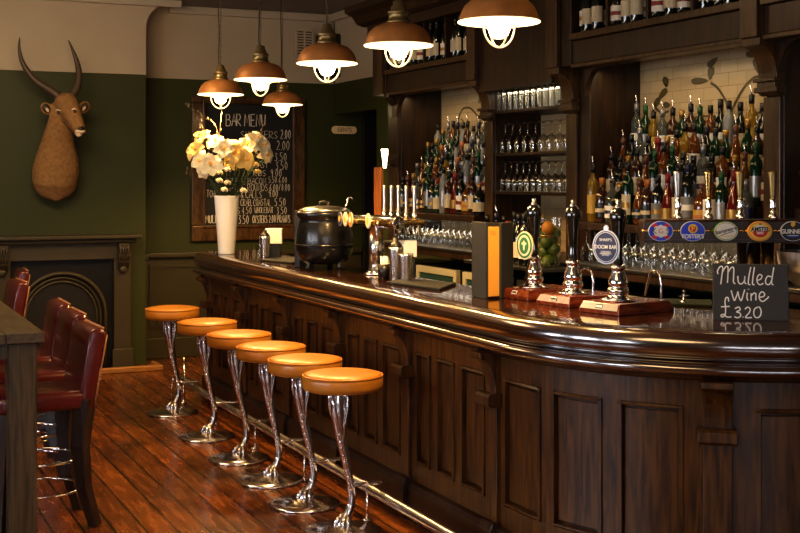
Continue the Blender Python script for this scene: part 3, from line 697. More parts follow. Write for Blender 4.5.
# oval sign
def textmesh(text,size,mat,parent,loc,rot,name='lettering',ext=.0012,sx=1,bold=0):
    cu=bpy.data.curves.new('t','FONT'); cu.body=text; cu.size=size; cu.align_x='CENTER'; cu.align_y='CENTER'; cu.extrude=ext; cu.offset=bold
    o=bpy.data.objects.new('t',cu); COL.objects.link(o); dg=bpy.context.evaluated_depsgraph_get()
    me=bpy.data.meshes.new_from_object(o.evaluated_get(dg)); bpy.data.objects.remove(o)
    me.materials.clear(); me.materials.append(mat)
    t=bpy.data.objects.new(name,me); COL.objects.link(t); t.parent=parent; t.location=loc; t.rotation_euler=rot; t.scale=(sx,1,1)
    return t
a=at_y(330,130,YB); 
sg=thing('door_sign','small pale rounded plate lettered GENTS on the green wall beside the chalkboard','sign',(at_y(344,130,YB).x,YB,at_y(344,130,YB).z))
hl,hr=.145,.042
MB().prism([( (hl-hr)*(1 if abs(t)<PI/2 else -1)+hr*cos(t), hr*sin(t)) for t in [-PI/2+.001+PI*k/8 for k in range(9)]+[PI/2+.001+PI*k/8 for k in range(9)]],lambda a,b:(a,-.012,b),lambda a,b:(a,-.001,b)).build('plate',M['sign'],sg,bevel=.003)
textmesh('GENTS',.062,M['signtxt'],sg,(0,-.0135,0),(PI/2,0,0),sx=.85)
# speaker box and vent on cream frieze
p0=at_y(314,78,YB); p1=at_y(347,37,YB)
sp=thing('wall_speaker','black box speaker mounted high in the corner behind a copper lamp','speaker',((p0.x+p1.x)/2,YB-.04,(p0.z+p1.z)/2))
MB().box((0,-.10,0),(p1.x-p0.x,.19,p1.z-p0.z)).build('cabinet',M['lampbox'],sp,bevel=.008)
MB().box((0,-.20,0),(p1.x-p0.x-.04,.008,p1.z-p0.z-.04)).build('grille',M['black'],sp,bevel=.003)
MB().box((0,.0,0),(.06,.03,.06)).build('bracket',M['black'],sp)
p0=at_y(295.5,56,YB); p1=at_y(312,30,YB)
vt=thing('air_vent','cream louvred air vent high on the plaster wall above the chalkboard','vent',((p0.x+p1.x)/2,YB-.013,(p0.z+p1.z)/2))
W_,H_=p1.x-p0.x,p1.z-p0.z
MB().box((0,-.004,0),(W_,.006,H_)).build('backplate',M['lampbox'],vt)
m=MB()
for x in (-W_/2,W_/2,0): m.box((x,-.012,0),(.02,.012,H_))
m.box((0,-.012,H_/2),(W_,.012,.02)); m.box((0,-.012,-H_/2),(W_,.012,.02)); m.build('frame',M['vent'],vt)
m=MB()
for k in range(10): m.box((0,-.012,-H_/2+H_*(k+.5)/10),(W_-.01,.004,H_/16),rx=.5)
m.build('louvres',M['vent'],vt)
# sconce on right wall by back bar end
q=at_x(384,162,XR)
sc=thing('wall_sconce','small lit wall light glowing beside the far end of the back bar','wall light',(XR,10.72,0))
z0=at_x(384,168,XR-.1).z; z1=at_x(384,149,XR-.1).z
MB().box((-.01,0,(z0+z1)/2),(.018,.05,.10)).build('wall_plate',M['brass'],sc,bevel=.003)
MB().tube([(-.02,0,(z0+z1)/2),(-.06,0,(z0+z1)/2),(-.08,0,z1-.01)],.006,8).build('arm',M['brass'],sc)
MB().lathe([(.014,z0),(.022,z0+.08),(.034,z1-.02),(.036,z1)],16,(-.08,0,0)).build('shade',M['sconce'],sc)


# ------------------------------------------------------------ back bar joinery
XU,XF,XT=4.15,4.30,4.69
bb=thing('back_bar','dark carved wooden back bar with arched tiled bays behind the counter','back bar',(0,0,0))
def pb(name,mat,x0,x1,y0,y1,z0,z1,par=bb,bev=.004): return MB().bx(x0,x1,y0,y1,z0,z1).build(name,M[mat],par,bevel=bev)
piers=[(9.40,9.67),(7.78,7.90),(6.56,6.81),(4.82,4.95),(3.05,3.20)]
for y0,y1 in piers:
    p=pb('pier','back',XF+.012,XR-.001,y0,y1,1.269,3.0)
    w=min(.13,(y1-y0)); yc=y1-w/2
    if y0==9.40: w=.10; yc=y0+.055
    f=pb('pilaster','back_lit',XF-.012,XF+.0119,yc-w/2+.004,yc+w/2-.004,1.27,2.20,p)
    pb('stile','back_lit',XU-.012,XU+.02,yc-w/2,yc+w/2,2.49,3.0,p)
    pb('stile_backing','back',XU+.021,XF+.011,y0,y1,2.49,3.0,p)
    if y0==9.40:
        c_=MB().prism([(XF+.011,2.489),(XF-.10,2.489),(XF-.10,2.46),(XF-.03,2.40),(XF-.02,2.30),(XF-.02,1.98),(XF-.05,1.95),(XF-.05,1.91),(XF-.02,1.89),(XF+.011,1.89)],lambda a,b:(a,yc-w/2-.002,b),lambda a,b:(a,yc+w/2+.002,b)).build('corbel',M['back'],p,bevel=.003); continue
    prof=[(XF+.011,2.489),(XU+.005,2.489),(XU+.005,2.45)]+[(XU+.012+.10*sin(t),2.45-.165*(1-cos(t))) for t in [PI/2*k/8 for k in range(0,9)]]+[(XF-.05,2.27),(XF-.05,2.225),(XF-.02,2.205),(XF+.011,2.205)]
    cbm=MB().prism(prof,lambda a,b:(a,yc-w/2-.002,b),lambda a,b:(a,yc+w/2+.002,b))
    cbm.box((XF-.03,yc,2.285),(.07,w+.03,.02)); cbm.box((XF-.025,yc,2.235),(.06,w+.04,.028))
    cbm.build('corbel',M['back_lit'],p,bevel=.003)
for k,(y0,y1) in enumerate([(7.90,9.40),(4.95,6.56),(3.20,4.82)]):
    pb('frieze_board','back',XU+.03,XU+.06,y0,y1,2.50,2.643)
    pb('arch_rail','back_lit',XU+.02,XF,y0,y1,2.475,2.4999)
    for s,yy in ((1,y0),(-1,y1)):
        r=.17
        pl=[(0,0),(r,0)]+[(r-r*sin(t),-r+r*cos(t)) for t in [PI/2*q/8 for q in range(1,9)]]
        MB().prism(pl,lambda a,b:(XF-.03,yy+s*(a+.0005),2.474+b),lambda a,b:(XF+.01,yy+s*(a+.0005),2.474+b)).build('arch_spandrel',M['back'],bb)
pb('plank_panel','back',XU+.03,XU+.06,6.81,7.78,2.40,3.0)
pb('cornice_fascia','back',XU-.03,XR-.001,3.05,9.67,3.0,3.08)
cp=[(XU-.03,3.081),(4.06,3.10),(4.02,3.16),(3.95,3.19),(3.95,3.24),(XR-.002,3.24),(XR-.002,3.081)]
MB().prism(cp,lambda a,b:(a,3.05,b),lambda a,b:(a,9.76,b)).build('cornice',M['back'],bb)
# tiled back panels with vine motifs
for k,(y0,y1,z0) in enumerate([(7.90,9.40,1.27),(6.81,7.78,1.27),(4.95,6.56,1.27),(3.20,4.82,1.27)]):
    pb('tile_panel','tile',XT,XT+.02,y0,y1,z0,2.60,bb,0)
fx=lambda u,v:(XT-.003,u,v)
M['vine']=simple('vine_motif_glaze',(.075,.055,.018),.35,noise=.4,nscale=40)
vm=MB()
def vpts(L): return [(lambda p:(p.y,p.z))(at_x(a,b_,XT)) for a,b_ in L]
def vine(L,w=.016): vm.ribbon([(p.x,p.y) for p in [Vector((q[0],q[1],0)) for q in smoothpts([(*a,0) for a in vpts(L)],5)]],w,fx)
def vleaf(cx,cy,a,b_,ang):
    pts=[]
    for k in range(14):
        t=2*PI*k/14; x=a*cos(t); y=b_*sin(t)*(1-.35*cos(t)); pts.append((cx+x*cos(ang)-y*sin(ang),cy+x*sin(ang)+y*cos(ang)))
    vm.blob(vpts(pts),fx)
vine([(731,150),(731,130),(730,112),(724,97),(717,87),(711,83)])
vine([(731,113),(736,102),(744,88),(754,78),(762,76)])
vleaf(700,81,8.5,3.5,-.05); vleaf(711,73,7,3.2,1.7); vleaf(713,62,7,3,-.7)
vleaf(757,66,8,3,1.3); vleaf(752,55,6,3,.2)
vleaf(666,57+ -2+30-0,1,1,0)
vleaf(666,82,5.5,2.8,1.4); vleaf(663,94,7,2.8,2.2); vleaf(657,103,6,2.6,2.0); vleaf(667,105,3.5,3.2,0)
vine([(655,120),(653,112),(656,104)]); vine([(656,108),(662,113),(669,111)])
vine([(676,124),(690,119),(705,116),(717,117)],.012); vine([(686,139),(694,134),(704,130)],.012)
vine([(744,122),(755,114),(770,109)],.012)
vm.build('vine_motif',M['vine'],bb); vm=MB()
vine([(458,258-130),(459,118),(463,109),(470,108),(476,114),(482,124),(487,140)])
vine([(459,124),(462,127),(464,122),(461,119)],.012)
vleaf(452,134,6,2.2,2.0); vleaf(456,128,4,2,1.2)
vleaf(484,110,7,2.2,1.5); vleaf(481,98,6,2.2,1.9)
vm.build('vine_motif',M['vine'],bb)
# shelves
for k,(y0,y1) in enumerate([(7.90,9.40),(4.95,6.56),(3.20,4.82)]):
    sh=pb('bottle_shelf','back',4.20,XT-.001,y0,y1,1.475,1.52)
    for x0,z0,z1 in ((4.375,1.5201,1.64),(4.47,1.6401,1.77),(4.56,1.7701,1.90)): pb('display_step','back',x0,XT-.001,y0+.001,y1-.001,z0,z1,sh,0)
for z in (1.70,1.97,2.27): pb('glass_shelf','back',4.30,XT-.001,6.811,7.779,z-.022,z)
ct=pb('back_counter','back',4.155,XT-.001,3.2,9.6,1.20,1.246)
pb('steel_top','darksteel',4.145,XT-.0012,3.2,9.6,1.2461,1.268,ct,.003)
pb('lower_counter_extension','darksteel',3.86,4.144,6.45,7.4,1.222,1.245,ct,.003)
# upper wine cabinets
for k,(y0,y1) in enumerate([(7.905,9.395),(4.955,6.555),(3.205,4.815)]):
    cab=thing('wine_cabinet',['open wine cabinet above the far bay, partly behind a copper lamp','open wine cabinet high above the near tiled bay with bottles','open wine cabinet at the top right corner of the photo'][k],'cabinet',(0,0,0))
    MB().bx(XU,4.62,y0,y1,2.645,2.685).build('shelf',M['back_lit'],cab,bevel=.003)
    MB().bx(4.60,4.619,y0,y1,2.6851,2.998).build('back_panel',M['back'],cab)
    n=4
    for j in range(1,n):
        y=y0+(y1-y0)*j/n; MB().bx(XU+.01,4.5,y-.011,y+.011,2.6851,2.998).build('divider',M['back'],cab)
# fridges
for k,(y0,y1) in enumerate([(8.93,9.54),(8.14,8.83),(7.35,8.04),(6.56,7.25),(5.76,6.46),(4.98,5.66),(4.2,4.88)]):
    nm=['hidden at the far end of the back counter','second from the far end','third from the far end','fourth from the far end behind the pumps','fifth from the far end behind the beer pumps','under the badge tap rail','nearest the camera under the back counter'][k]
    fr_=thing('bottle_fridge','cream framed glass door bottle fridge, '+nm,'fridge',(4.19,(y0+y1)/2,0),0,'undercounter fridges'); w=y1-y0
    MB().bx(.03,.45,-w/2,w/2,.05,1.11).build('body',M['black'],fr_,bevel=.004)
    d=MB(); d.bx(-.01,.029,-w/2,w/2,1.06,1.11); d.bx(-.01,.029,-w/2,w/2,.10,.16); d.bx(-.01,.029,-w/2,-w/2+.05,.16,1.06); d.bx(-.01,.029,w/2-.05,w/2,.16,1.06)
    dd_=d.build('door_frame',M['cream_metal'],fr_,bevel=.004)
    MB().bx(.0,.02,-w/2+.05,w/2-.05,.16,1.06).build('glass',M['fridgeglass'],dd_)

# ------------------------------------------------------------ bottles
SHAPES={
 'wine':[(0,0),(.036,.001),(.038,.006),(.038,.185),(.034,.205),(.020,.232),(.0145,.245),(.0145,.30),(.016,.302),(.016,.312),(0,.313)],
 'spirit':[(0,0),(.037,.001),(.040,.007),(.040,.17),(.036,.195),(.018,.225),(.014,.24),(.014,.275),(.016,.278),(.016,.288),(0,.289)],
 'tall':[(0,0),(.033,.001),(.035,.006),(.035,.215),(.031,.238),(.015,.262),(.013,.275),(.013,.315),(.015,.318),(.015,.328),(0,.329)],
 'dumpy':[(0,0),(.046,.001),(.048,.007),(.048,.12),(.045,.15),(.025,.18),(.016,.19),(.016,.225),(.018,.228),(.018,.238),(0,.239)],
 'liqueur':[(0,0),(.034,.001),(.038,.01),(.041,.07),(.036,.13),(.022,.19),(.015,.215),(.014,.27),(.016,.272),(.016,.284),(0,.285)]}
LBL={'wine':(.045,.14,.0385),'spirit':(.035,.13,.0405),'tall':(.05,.16,.0355),'dumpy':(.03,.10,.0485),'liqueur':(.04,.10,.0425)}
GL={'green':bottle_glass('green_bottle',(.004,.028,.008),.82),'dark':bottle_glass('dark_bottle',(.006,.008,.005),.95),'clear':bottle_glass('clear_bottle',(.16,.17,.15),.35),'amber':bottle_glass('amber_liquor',(.15,.045,.006),.72),'brown':bottle_glass('brown_bottle',(.045,.015,.005),.9),'blue':bottle_glass('blue_bottle',(.02,.06,.2),.7),'red':bottle_glass('red_liquor',(.13,.010,.008),.8),'yellow':bottle_glass('yellow_liquor',(.28,.17,.02),.6),'frost':simple('frosted_bottle',(.17,.175,.165),.35,noise=.1)}
def make_bottle(sh,gl,lb,cp,pour=False,lb2=None):
    t=thing('bottle','','bottle')
    pr=SHAPES[sh]
    MB().lathe(pr,14).build('glass_body',GL[gl],t)
    z0,z1,r=LBL[sh]
    l=MB(); n=12
    # label wraps the side facing the room
    a0,a1=PI*.52,PI*1.58
    vs=[];
    for z in (z0,z1):
        for k in range(n+1):
            a=a0+(a1-a0)*k/n; vs.append(((r+.0008)*cos(a),(r+.0008)*sin(a),z))
    l.add(vs,[(k,k+1,n+2+k,n+1+k) for k in range(n)],True); L0_=l.build('label',M['l_'+lb],t)
    if lb2:
        l=MB(); zz0=z0+(z1-z0)*.35; zz1=z0+(z1-z0)*.62; vs=[]
        for z in (zz0,zz1):
            for k in range(n+1):
                a=a0+.15+(a1-a0-.3)*k/n; vs.append(((r+.0016)*cos(a),(r+.0016)*sin(a),z))
        l.add(vs,[(k,k+1,n+2+k,n+1+k) for k in range(n)],True); l.build('label_band',M['l_'+lb2],t)
    H=pr[-1][1]; cr=pr[-2][0]+.0018
    m=MB().lathe([(cr-.0014,H-.045 if sh!='dumpy' else H-.025),(cr-.001,H-.02),(cr-.0005,H+.003),(0,H+.0035)],12)
    m.build('cap',M['c_'+cp],t)
    if pour: MB().tube([(0,0,H),(0,0,H+.022),(-.010,0,H+.055)],[.007,.005,.0035],7).build('pourer',M['chrome'],t)
    return t,H
SPEC=[('green','spirit','cream','red',0,None),('dark','wine','white','black',0,'gold'),('clear','tall','white','silver',1,'blue'),('amber','spirit','cream','gold',0,'red'),
('green','wine','yellow','gold',0,None),('frost','tall','silver','black',0,None),('red','liqueur','gold','red',1,None),('brown','liqueur','gold','gold',0,'black'),
('clear','spirit','red','black',1,'white'),('dark','dumpy','cream','gold',0,None),('amber','dumpy','yellow','brown',0,'orange'),('dark','spirit','white','black',0,'red'),
('green','tall','silver','darkgreen',1,None),('dark','wine','cream','black',0,None),('yellow','tall','yellow','black',1,None),('clear','dumpy','white','black',1,'navy'),
('brown','spirit','black','orange',0,'cream'),('dark','tall','grey','navy',1,'white'),('amber','tall','white','black',0,None),('dark','spirit','grey','black',0,'gold'),
('green','tall','cream','black',0,'gold'),('brown','tall','cream','black',1,None),('clear','spirit','navy','silver',0,None),('amber','liqueur','black','brown',1,'cream')]
protos=[]
for g,s,l,c,p,l2 in SPEC:
    t,H=make_bottle(s,g,l,c,bool(p),l2); index_kids(t)
    nm={'frost':'frosted','clear':'clear','amber':'amber','dark':'near-black','yellow':'yellow','brown':'brown','red':'red'}.get(g,g)
    protos.append((t,f"{nm} {'' if s in('wine','spirit','liqueur') else s+' '}bottle with {l} label",H,[False],SHAPES[s][2][0]))
rb=random.Random(21)
def put_bottle(k,x,y,z,where,group):
    t,nm,H,used,_=protos[k]; lab=f"{nm}, {where}"
    rz=rb.uniform(-.5,.7); sc=rb.uniform(.90,1.10); y+=rb.uniform(-.010,.010)
    if z>2.5: sc=min(sc,1.0)
    if not used[0]:
        used[0]=True; t.location=(x,y,z); t.rotation_euler.z=rz; t['label']=lab; t['group']=group; t.scale=(1,1,sc); return t
    o=dup(t,(x,y,z),rz,lab,group); o.scale=(1,1,sc); return o
ROWN=['front row','second row','third row','back row']
def display(y0,y1,side,group,skipfn,seed):
    global rb; rb=random.Random(seed)
    rows=[(4.29,1.5201),(4.422,1.6401),(4.513,1.7701),(4.617,1.9001)]
    for ri,(x,z) in enumerate(rows):
        y=y1-.055-(.0 if side=='near' else .02); i=0; last=-1
        while y>y0+.05:
            k=rb.randrange(len(SPEC))
            if ri in(1,2):
                while SPEC[k][1]=='dumpy' or k==last: k=rb.randrange(len(SPEC))
            if ri==3:
                while SPEC[k][1] not in('tall','wine') or k==last: k=rb.randrange(len(SPEC))
            if ri==0:
                while k==last: k=rb.randrange(len(SPEC))
            rad=protos[k][4]; 
            if ri in(1,2): x_=x+min(0,.0)
            else: x_=x
            if not skipfn(ri,y):
                put_bottle(k,x_,y-rad+.04,z,f"{ORD[min(i,23)]} from left, {ROWN[ri]}, {side} display",group); i+=1
            last=k; y-= .094 if ri in(0,) else .089
display(7.92,9.38,'far','bottles on the far display',lambda r,y:False,5)
display(4.97,6.54,'near','bottles on the near display',lambda r,y:False,11)
# wines in upper cabinets
rb=random.Random(3)
WN=[1,11,4,0]
def wines(y0,y1,name,group,step):
    i=0; y=y1
    while y>y0:
        for rr,(x,zz) in enumerate(((4.27,2.6852),(4.40,2.6852))):
            k=rb.choice([1,1,1,4,1,11]); 
            put_bottle(k,x+rb.uniform(-.015,.015),y-.045*rr,zz,f"{ORD[min(i,23)]} from left, {'front' if rr==0 else 'rear'} of {name} wine cabinet",group)
        i+=1; y-=step
for (y0,y1) in ((7.905,9.395),(4.955,6.555),(3.205,4.815)):
    q=(y1-y0)/4; nm={7.905:'far',4.955:'near',3.205:'top right'}[y0]
    i0=0
    for j in (3,2,1,0):
        a=y0+q*j+.06; b_=y0+q*(j+1)-.055; y=b_
        if y0==3.205 and j<3: continue
        while y>a-.001:
            for rr,x in enumerate((4.215,4.33)):
                k=rb.choice([1,13,13,1,11,13])
                put_bottle(k,x+rb.uniform(-.02,.02),y-(.02 if rr else 0),2.6852,f"{ORD[min(i0,23)]} from left, {'front' if rr==0 else 'rear'} row, {nm} cabinet",'wine bottles in the '+nm+' cabinet')
            i0+=1; y-=.098
# wines standing on the back counter behind the pumps
i=0
for x,y in ((3.95,7.24),(4.04,7.17),(3.94,7.10),(4.04,7.03),(3.95,6.96),(4.05,6.89),(3.95,6.82),(4.08,6.76),(3.92,6.70)):
    k=[1,11,17,13,0,1,13,4][i%8]
    put_bottle(k,x,y,1.2452,f"{ORD[i]} from left, row behind the beer pumps",'wine bottles behind the pumps'); i+=1

for t,nm,H,used,_ in protos:
    if not used[0]:
        for o in list(t.children_recursive): bpy.data.objects.remove(o)
        bpy.data.objects.remove(t)
# ------------------------------------------------------------ drinking glasses (stored upside down)
gp=[(.036,0),(.041,.05),(.040,.075),(.028,.105),(.006,.122),(.0042,.135),(.0042,.19),(.010,.200),(.033,.207),(.034,.210)]
gl0=MB().lathe_open(gp,16).build('wine_glass',M['glass']); 
tp=[(.030,0),(.034,.10),(.036,.15),(.036,.155),(.0,.156)]
gl1=MB().lathe_open(tp,16).build('tumbler_glass',M['glass'])
cnt={'a':0,'b':0}
def put_glass(proto,key,loc,label,group,cat='glass',name=None):
    if cnt[key]==0: o=proto
    else: o=proto.copy(); COL.objects.link(o)
    cnt[key]+=1; o.location=loc; tag(o,label,cat,group)
def rowg(proto,key,x,y0,y1,z,step,desc,group):
    y=y1; i=0
    while y>y0:
        put_glass(proto,key,(x,y,z),f"{ORD[min(i,23)]} {desc}",group); y-=step; i+=1
for x,rn in ((4.26,'front'),(4.37,'rear')):
    rowg(gl0,'a',x,7.93,9.36,1.2682,.092,f"upturned wine glass from left, {rn} row under the far bottle display",'glasses under the far display')
    rowg(gl0,'a',x,4.98,6.52,1.2682,.092,f"upturned wine glass from left, {rn} row under the near bottle display",'glasses under the near display')
rowg(gl0,'a',4.37,6.83,7.74,1.7002,.085,'upturned wine glass from left on the low shelf between the displays','glasses on the low middle shelf')
rowg(gl0,'a',4.47,6.83,7.74,1.7002,.085,'upturned wine glass from left, behind, on the low shelf between displays','glasses on the low middle shelf')
rowg(gl0,'a',4.37,6.85,7.74,1.9702,.105,'upturned wine glass from left on the middle shelf between the displays','glasses on the centre shelf')
for x,rn in ((4.34,'front'),(4.43,'rear')):
    rowg(gl1,'b',x,6.85,7.74,2.2702,.080,f'tumbler from left, {rn} row of the top shelf between displays','tumblers on the top middle shelf')

# ------------------------------------------------------------ pendant lamps
def make_lamp():
    t=thing('pendant_lamp','','lamp')
    MB().lathe_open([(.183,.0),(.178,.012),(.172,.035),(.155,.070),(.125,.098),(.085,.114),(.05,.120)],40).lathe_open([(.176,.001),(.170,.033),(.152,.067),(.122,.094),(.06,.112)],40).build('shade',M['copper'],t)
    o=MB().lathe_open([(.1745,.002),(.168,.033),(.150,.064),(.120,.090),(.06,.106),(.001,.107)],40).build('shade_lining',M['shade_in'],t)
    MB().tube([(.181*cos(a),.181*sin(a),.0) for a in [2*PI*k/40 for k in range(40)]],.004,6,closed=True).build('shade_rim',M['shade_in'],t)
    MB().lathe([(.062,.116),(.062,.130),(.052,.136),(.052,.165),(.058,.170),(.056,.180),(.040,.188),(.040,.205),(.030,.212),(.030,.232),(.012,.240),(0,.242)],24).build('gallery',M['gallery'],t)
    MB().lathe([(.040,.04),(.050,.0),(.050,-.03),(.040,-.058),(.022,-.072),(0,-.075)],24).build('bulb',M['bulb'],t)
    c=MB()
    for rz in (0,PI/2):
        c.tube([(.078*cos(a)*cos(rz),.078*cos(a)*sin(rz),-.02+ -.092*sin(a)) for a in [PI*k/16 for k in range(17)]],.0045,6)
    c.tube([(.074*cos(a),.074*sin(a),-.018) for a in [2*PI*k/24 for k in range(24)]],.0045,6,closed=True)
    for rz in (0,PI/2,PI,3*PI/2): c.tube([(.074*cos(rz),.074*sin(rz),-.02),(.07*cos(rz),.07*sin(rz),.06)],.004,6)
    c.build('cage',M['cagewire'],t)
    H=ZC-2.46
    c=MB(); z=.245; k=0
    while z<H-.01:
        a=(k%2)*PI/2
        c.tube([( .006*cos(b)*cos(a)+.016*0, .006*cos(b)*sin(a), z+.016*sin(b)) for b in [2*PI*q/8 for q in range(8)]],.0022,4,closed=True); z+=.025; k+=1
    c.build('chain',M['chain'],t)
    MB().tube(smoothpts([(.0,0,.235),(.016,.0,.27),(.012,0,.5),(.020,0,.8),(.008,0,H)],5),.0042,6).build('cable',M['cable'],t)
    MB().lathe([(.05,H-.03),(.05,H-.001),(0,H-.0009)],20).build('ceiling_rose',M['gallery'],t)
    return t
l0=make_lamp(); index_kids(l0)
LP=[(2.69,4.82,2.472,'nearest copper pendant lamp at the top of the photo, chain out of frame'),(2.72,5.96,2.480,'copper pendant lamp, second nearest, hanging before the far wine cabinet'),(2.70,6.95,2.468,'copper pendant lamp hanging in front of the black wall speaker'),(2.70,8.22,2.462,'copper pendant lamp in the middle of the three hanging near the chalkboard'),(2.82,9.60,2.448,'copper pendant lamp hanging furthest left, above the flowers'),(3.74,10.75,2.452,'small far copper pendant lamp hanging in front of the chalkboard corner')]
for i,(x,y,z,l) in enumerate(LP):
    z+=.012
    if i==0: l0.location=(x,y,z); l0['label']=l; l0['group']='copper pendant lamps'; o=l0
    else: o=dup(l0,(x,y,z),i*.7,l,'copper pendant lamps')
    s=(.36 if i<5 else .34)
    pl=bpy.data.lights.new('lamp_light','SPOT'); pl.energy=100; pl.color=(1,.60,.22); pl.shadow_soft_size=.045; pl.spot_size=math.radians(150); pl.spot_blend=.6
    po=bpy.data.objects.new('lamp_light',pl); COL.objects.link(po); po.location=(x,y,z-.125)

# ------------------------------------------------------------ things on the counter
# vase and flowers
VX,VY=2.875,9.62
v=MB().lathe([(0,HB+.0005),(.062,HB+.0005),(.066,HB+.006),(.098,HB+.452),(.102,HB+.466),(.098,HB+.468),(.090,HB+.455),(.060,HB+.05),(0,HB+.05)],36)
vo=v.build('vase',M['vase'],None); 
for q in vo.data.vertices: q.co.x+=0
vo.location=(VX,VY,0); tag(vo,'tall white tapered ceramic vase holding flowers on the far end of the bar','vase')
rf=random.Random(4)
ZV=HB+.46
def flower_pt(px,py,dy=0): return pt(px,py,VY*CT+VX*ST+dy)
def petal_mesh(L,W,n=6,curl=.3):
    vs=[];fs=[]
    for i in range(n+1):
        t=i/n; w=W*sin(PI*min(1,t*.92+.06))**.7*(1-.25*t); x=L*t; z=L*(.45*t-curl*t*t*t)
        for j in (-1,-.4,.4,1): vs.append(Vector((x,w*j,z+.22*w*j*j)))
    for i in range(n):
        for j in range(3): a=i*4+j; fs.append((a,a+1,a+5,a+4))
    return vs,fs
def lily(px,py,dy,s,mat,tilt,yaw,label):
    c=flower_pt(px,py,dy)
    t=thing('lily',label,'flower',c,0,'pale lilies in the vase')
    R=Matrix.Rotation(yaw*.7-.3,4,'Z')@Matrix.Rotation(tilt+rf.uniform(-.1,.1),4,'X')@Matrix.Rotation(rf.uniform(0,2),4,'Z')
    s*=1.12
    b=MB()
    for ring,(n,sc,off) in enumerate(((3,1,0),(3,.92,PI/3),(5,.55,.3))):
        for k in range(n):
            vs,fs=petal_mesh(s*sc*(1+rf.uniform(-.12,.12)),s*(.46 if ring<2 else .20),curl=rf.uniform(.25,.6) if ring<2 else .05)
            Q=R@Matrix.Rotation(off+2*PI*k/n,4,'Z'); b.add([Q@q for q in vs],fs,True)
    b.build('petals',mat,t)
    st=MB()
    for k in range(5):
        Q=R@Matrix.Rotation(2*PI*k/5,4,'Z'); st.tube([Q@Vector((0,0,.0)),Q@Vector((s*.12,0,s*.45))],.0025,5); st.ball(Q@Vector((s*.12,0,s*.47)),.006,6)
    st.build('stamens',M['stamen'],t)
    base=Vector((VX+rf.uniform(-.04,.04),VY+rf.uniform(-.04,.04),ZV-.06))-c
    st=MB().tube(smoothpts([(0,0,0),tuple(R@Vector((0,0,-.05))),tuple(base*.6+Vector((0,0,-.02))),tuple(base)],4),.0045,6); st.build('stem',M['leaf'],t)
blooms=[(196,150,-.08,.085,1,1.1,-.9),(201,162,-.14,.085,0,1.25,-.5),(203,137,.02,.075,1,.8,-.8),(211,165,-.16,.095,0,1.35,-.1),(216,143,-.02,.085,1,.9,-.2),(224,150,-.16,.085,0,1.2,.15),(234,147,.03,.085,1,.6,.2),(238,155,-.10,.090,1,1.2,.4),(247,146,-.02,.085,0,.8,.7),(245,160,-.12,.085,1,1.5,.5),(257,141,-.06,.085,0,.9,.6),(262,146,-.14,.080,0,1.2,.8),(265,155,-.05,.080,0,1.3,1.1),(230,163,.02,.075,1,1.2,0),(204,172,-.06,.06,0,1.5,-.3)]
fl=['outermost left in the bunch','lower left of the bunch','upper left of the bunch','large and open, low at left centre','top left centre of the bunch','centre left of the bunch','top centre of the bunch','middle of the bunch','top right of centre','low right of centre, seen from the side','highest at right of the bunch','large open one at right','outermost right in the bunch','centre behind the others','lowest at the left edge']
for (px,py,dy,s,m,ti,ya),l in zip(blooms,fl):
    lily(px,py,dy,s,M['petal2'] if m else M['petal'],ti,ya,('cream yellow' if m else 'white')+' lily bloom, '+l)
small=[(219,173,-.1),(227,170,-.12),(219,181,-.16),(227,183,-.14),(224,190,-.18),(243,191,-.1),(255,165,-.04),(257,172,0)]
for i,(px,py,dy) in enumerate(small):
    c=flower_pt(px,py,dy)
    t=thing('small_rose',f"small {'white' if i not in(6,7) else 'dull gold'} rose bud, {ORD[i]} from the {'top' } among the lower stems",'flower',c,0,'small roses in the vase')
    b=MB()
    for k in range(9):
        a=k*2.4; r=.008+.0022*k; b.ball((r*cos(a),r*sin(a)-.006,.012-.002*k),.014,8,sc=(1,.6,1),M=Matrix.Rotation(a,3,'Z'))
    b.build('bud',M['petal'] if i not in(6,7) else M['petal2'],t)
    base=Vector((VX+rf.uniform(-.05,.05),VY+rf.uniform(-.05,.03),ZV-.05))-c
    MB().tube([(0,0,0),tuple(base*.5+Vector((0,0,.0))),tuple(base)],.003,5).build('stem',M['leaf'],t)
for i in range(12):
    a=rf.uniform(0,2*PI); sp=rf.uniform(.06,.26); hh=rf.uniform(.10,.34)
    t=thing('leafy_stem','thin green leafy stem spreading among the lilies in the vase','foliage',(VX,VY,ZV-.05),0,'leafy stems in the vase')
    e=Vector((cos(a)*sp,sin(a)*sp*.7,hh)); p=smoothpts([(cos(a)*.03,sin(a)*.03,0),tuple(e*.5+Vector((0,0,.04))),tuple(e)],6)
    MB().tube(p,.003,5).build('stem',M['leaf'],t)
    lf=MB()
    for q in p[2:]:
        for s_ in (-1,1):
            L_=rf.uniform(.04,.075); an=a+s_*rf.uniform(.5,1.3); up=rf.uniform(-.1,.5)
            d=Vector((cos(an),sin(an),up)).normalized()*L_; w=Vector((-sin(an),cos(an),0))*.010
            lf.add([q,q+d*.5+w,q+d,q+d*.5-w],[(0,1,2,3)],True)
    lf.build('leaves',M['leaf'],t)
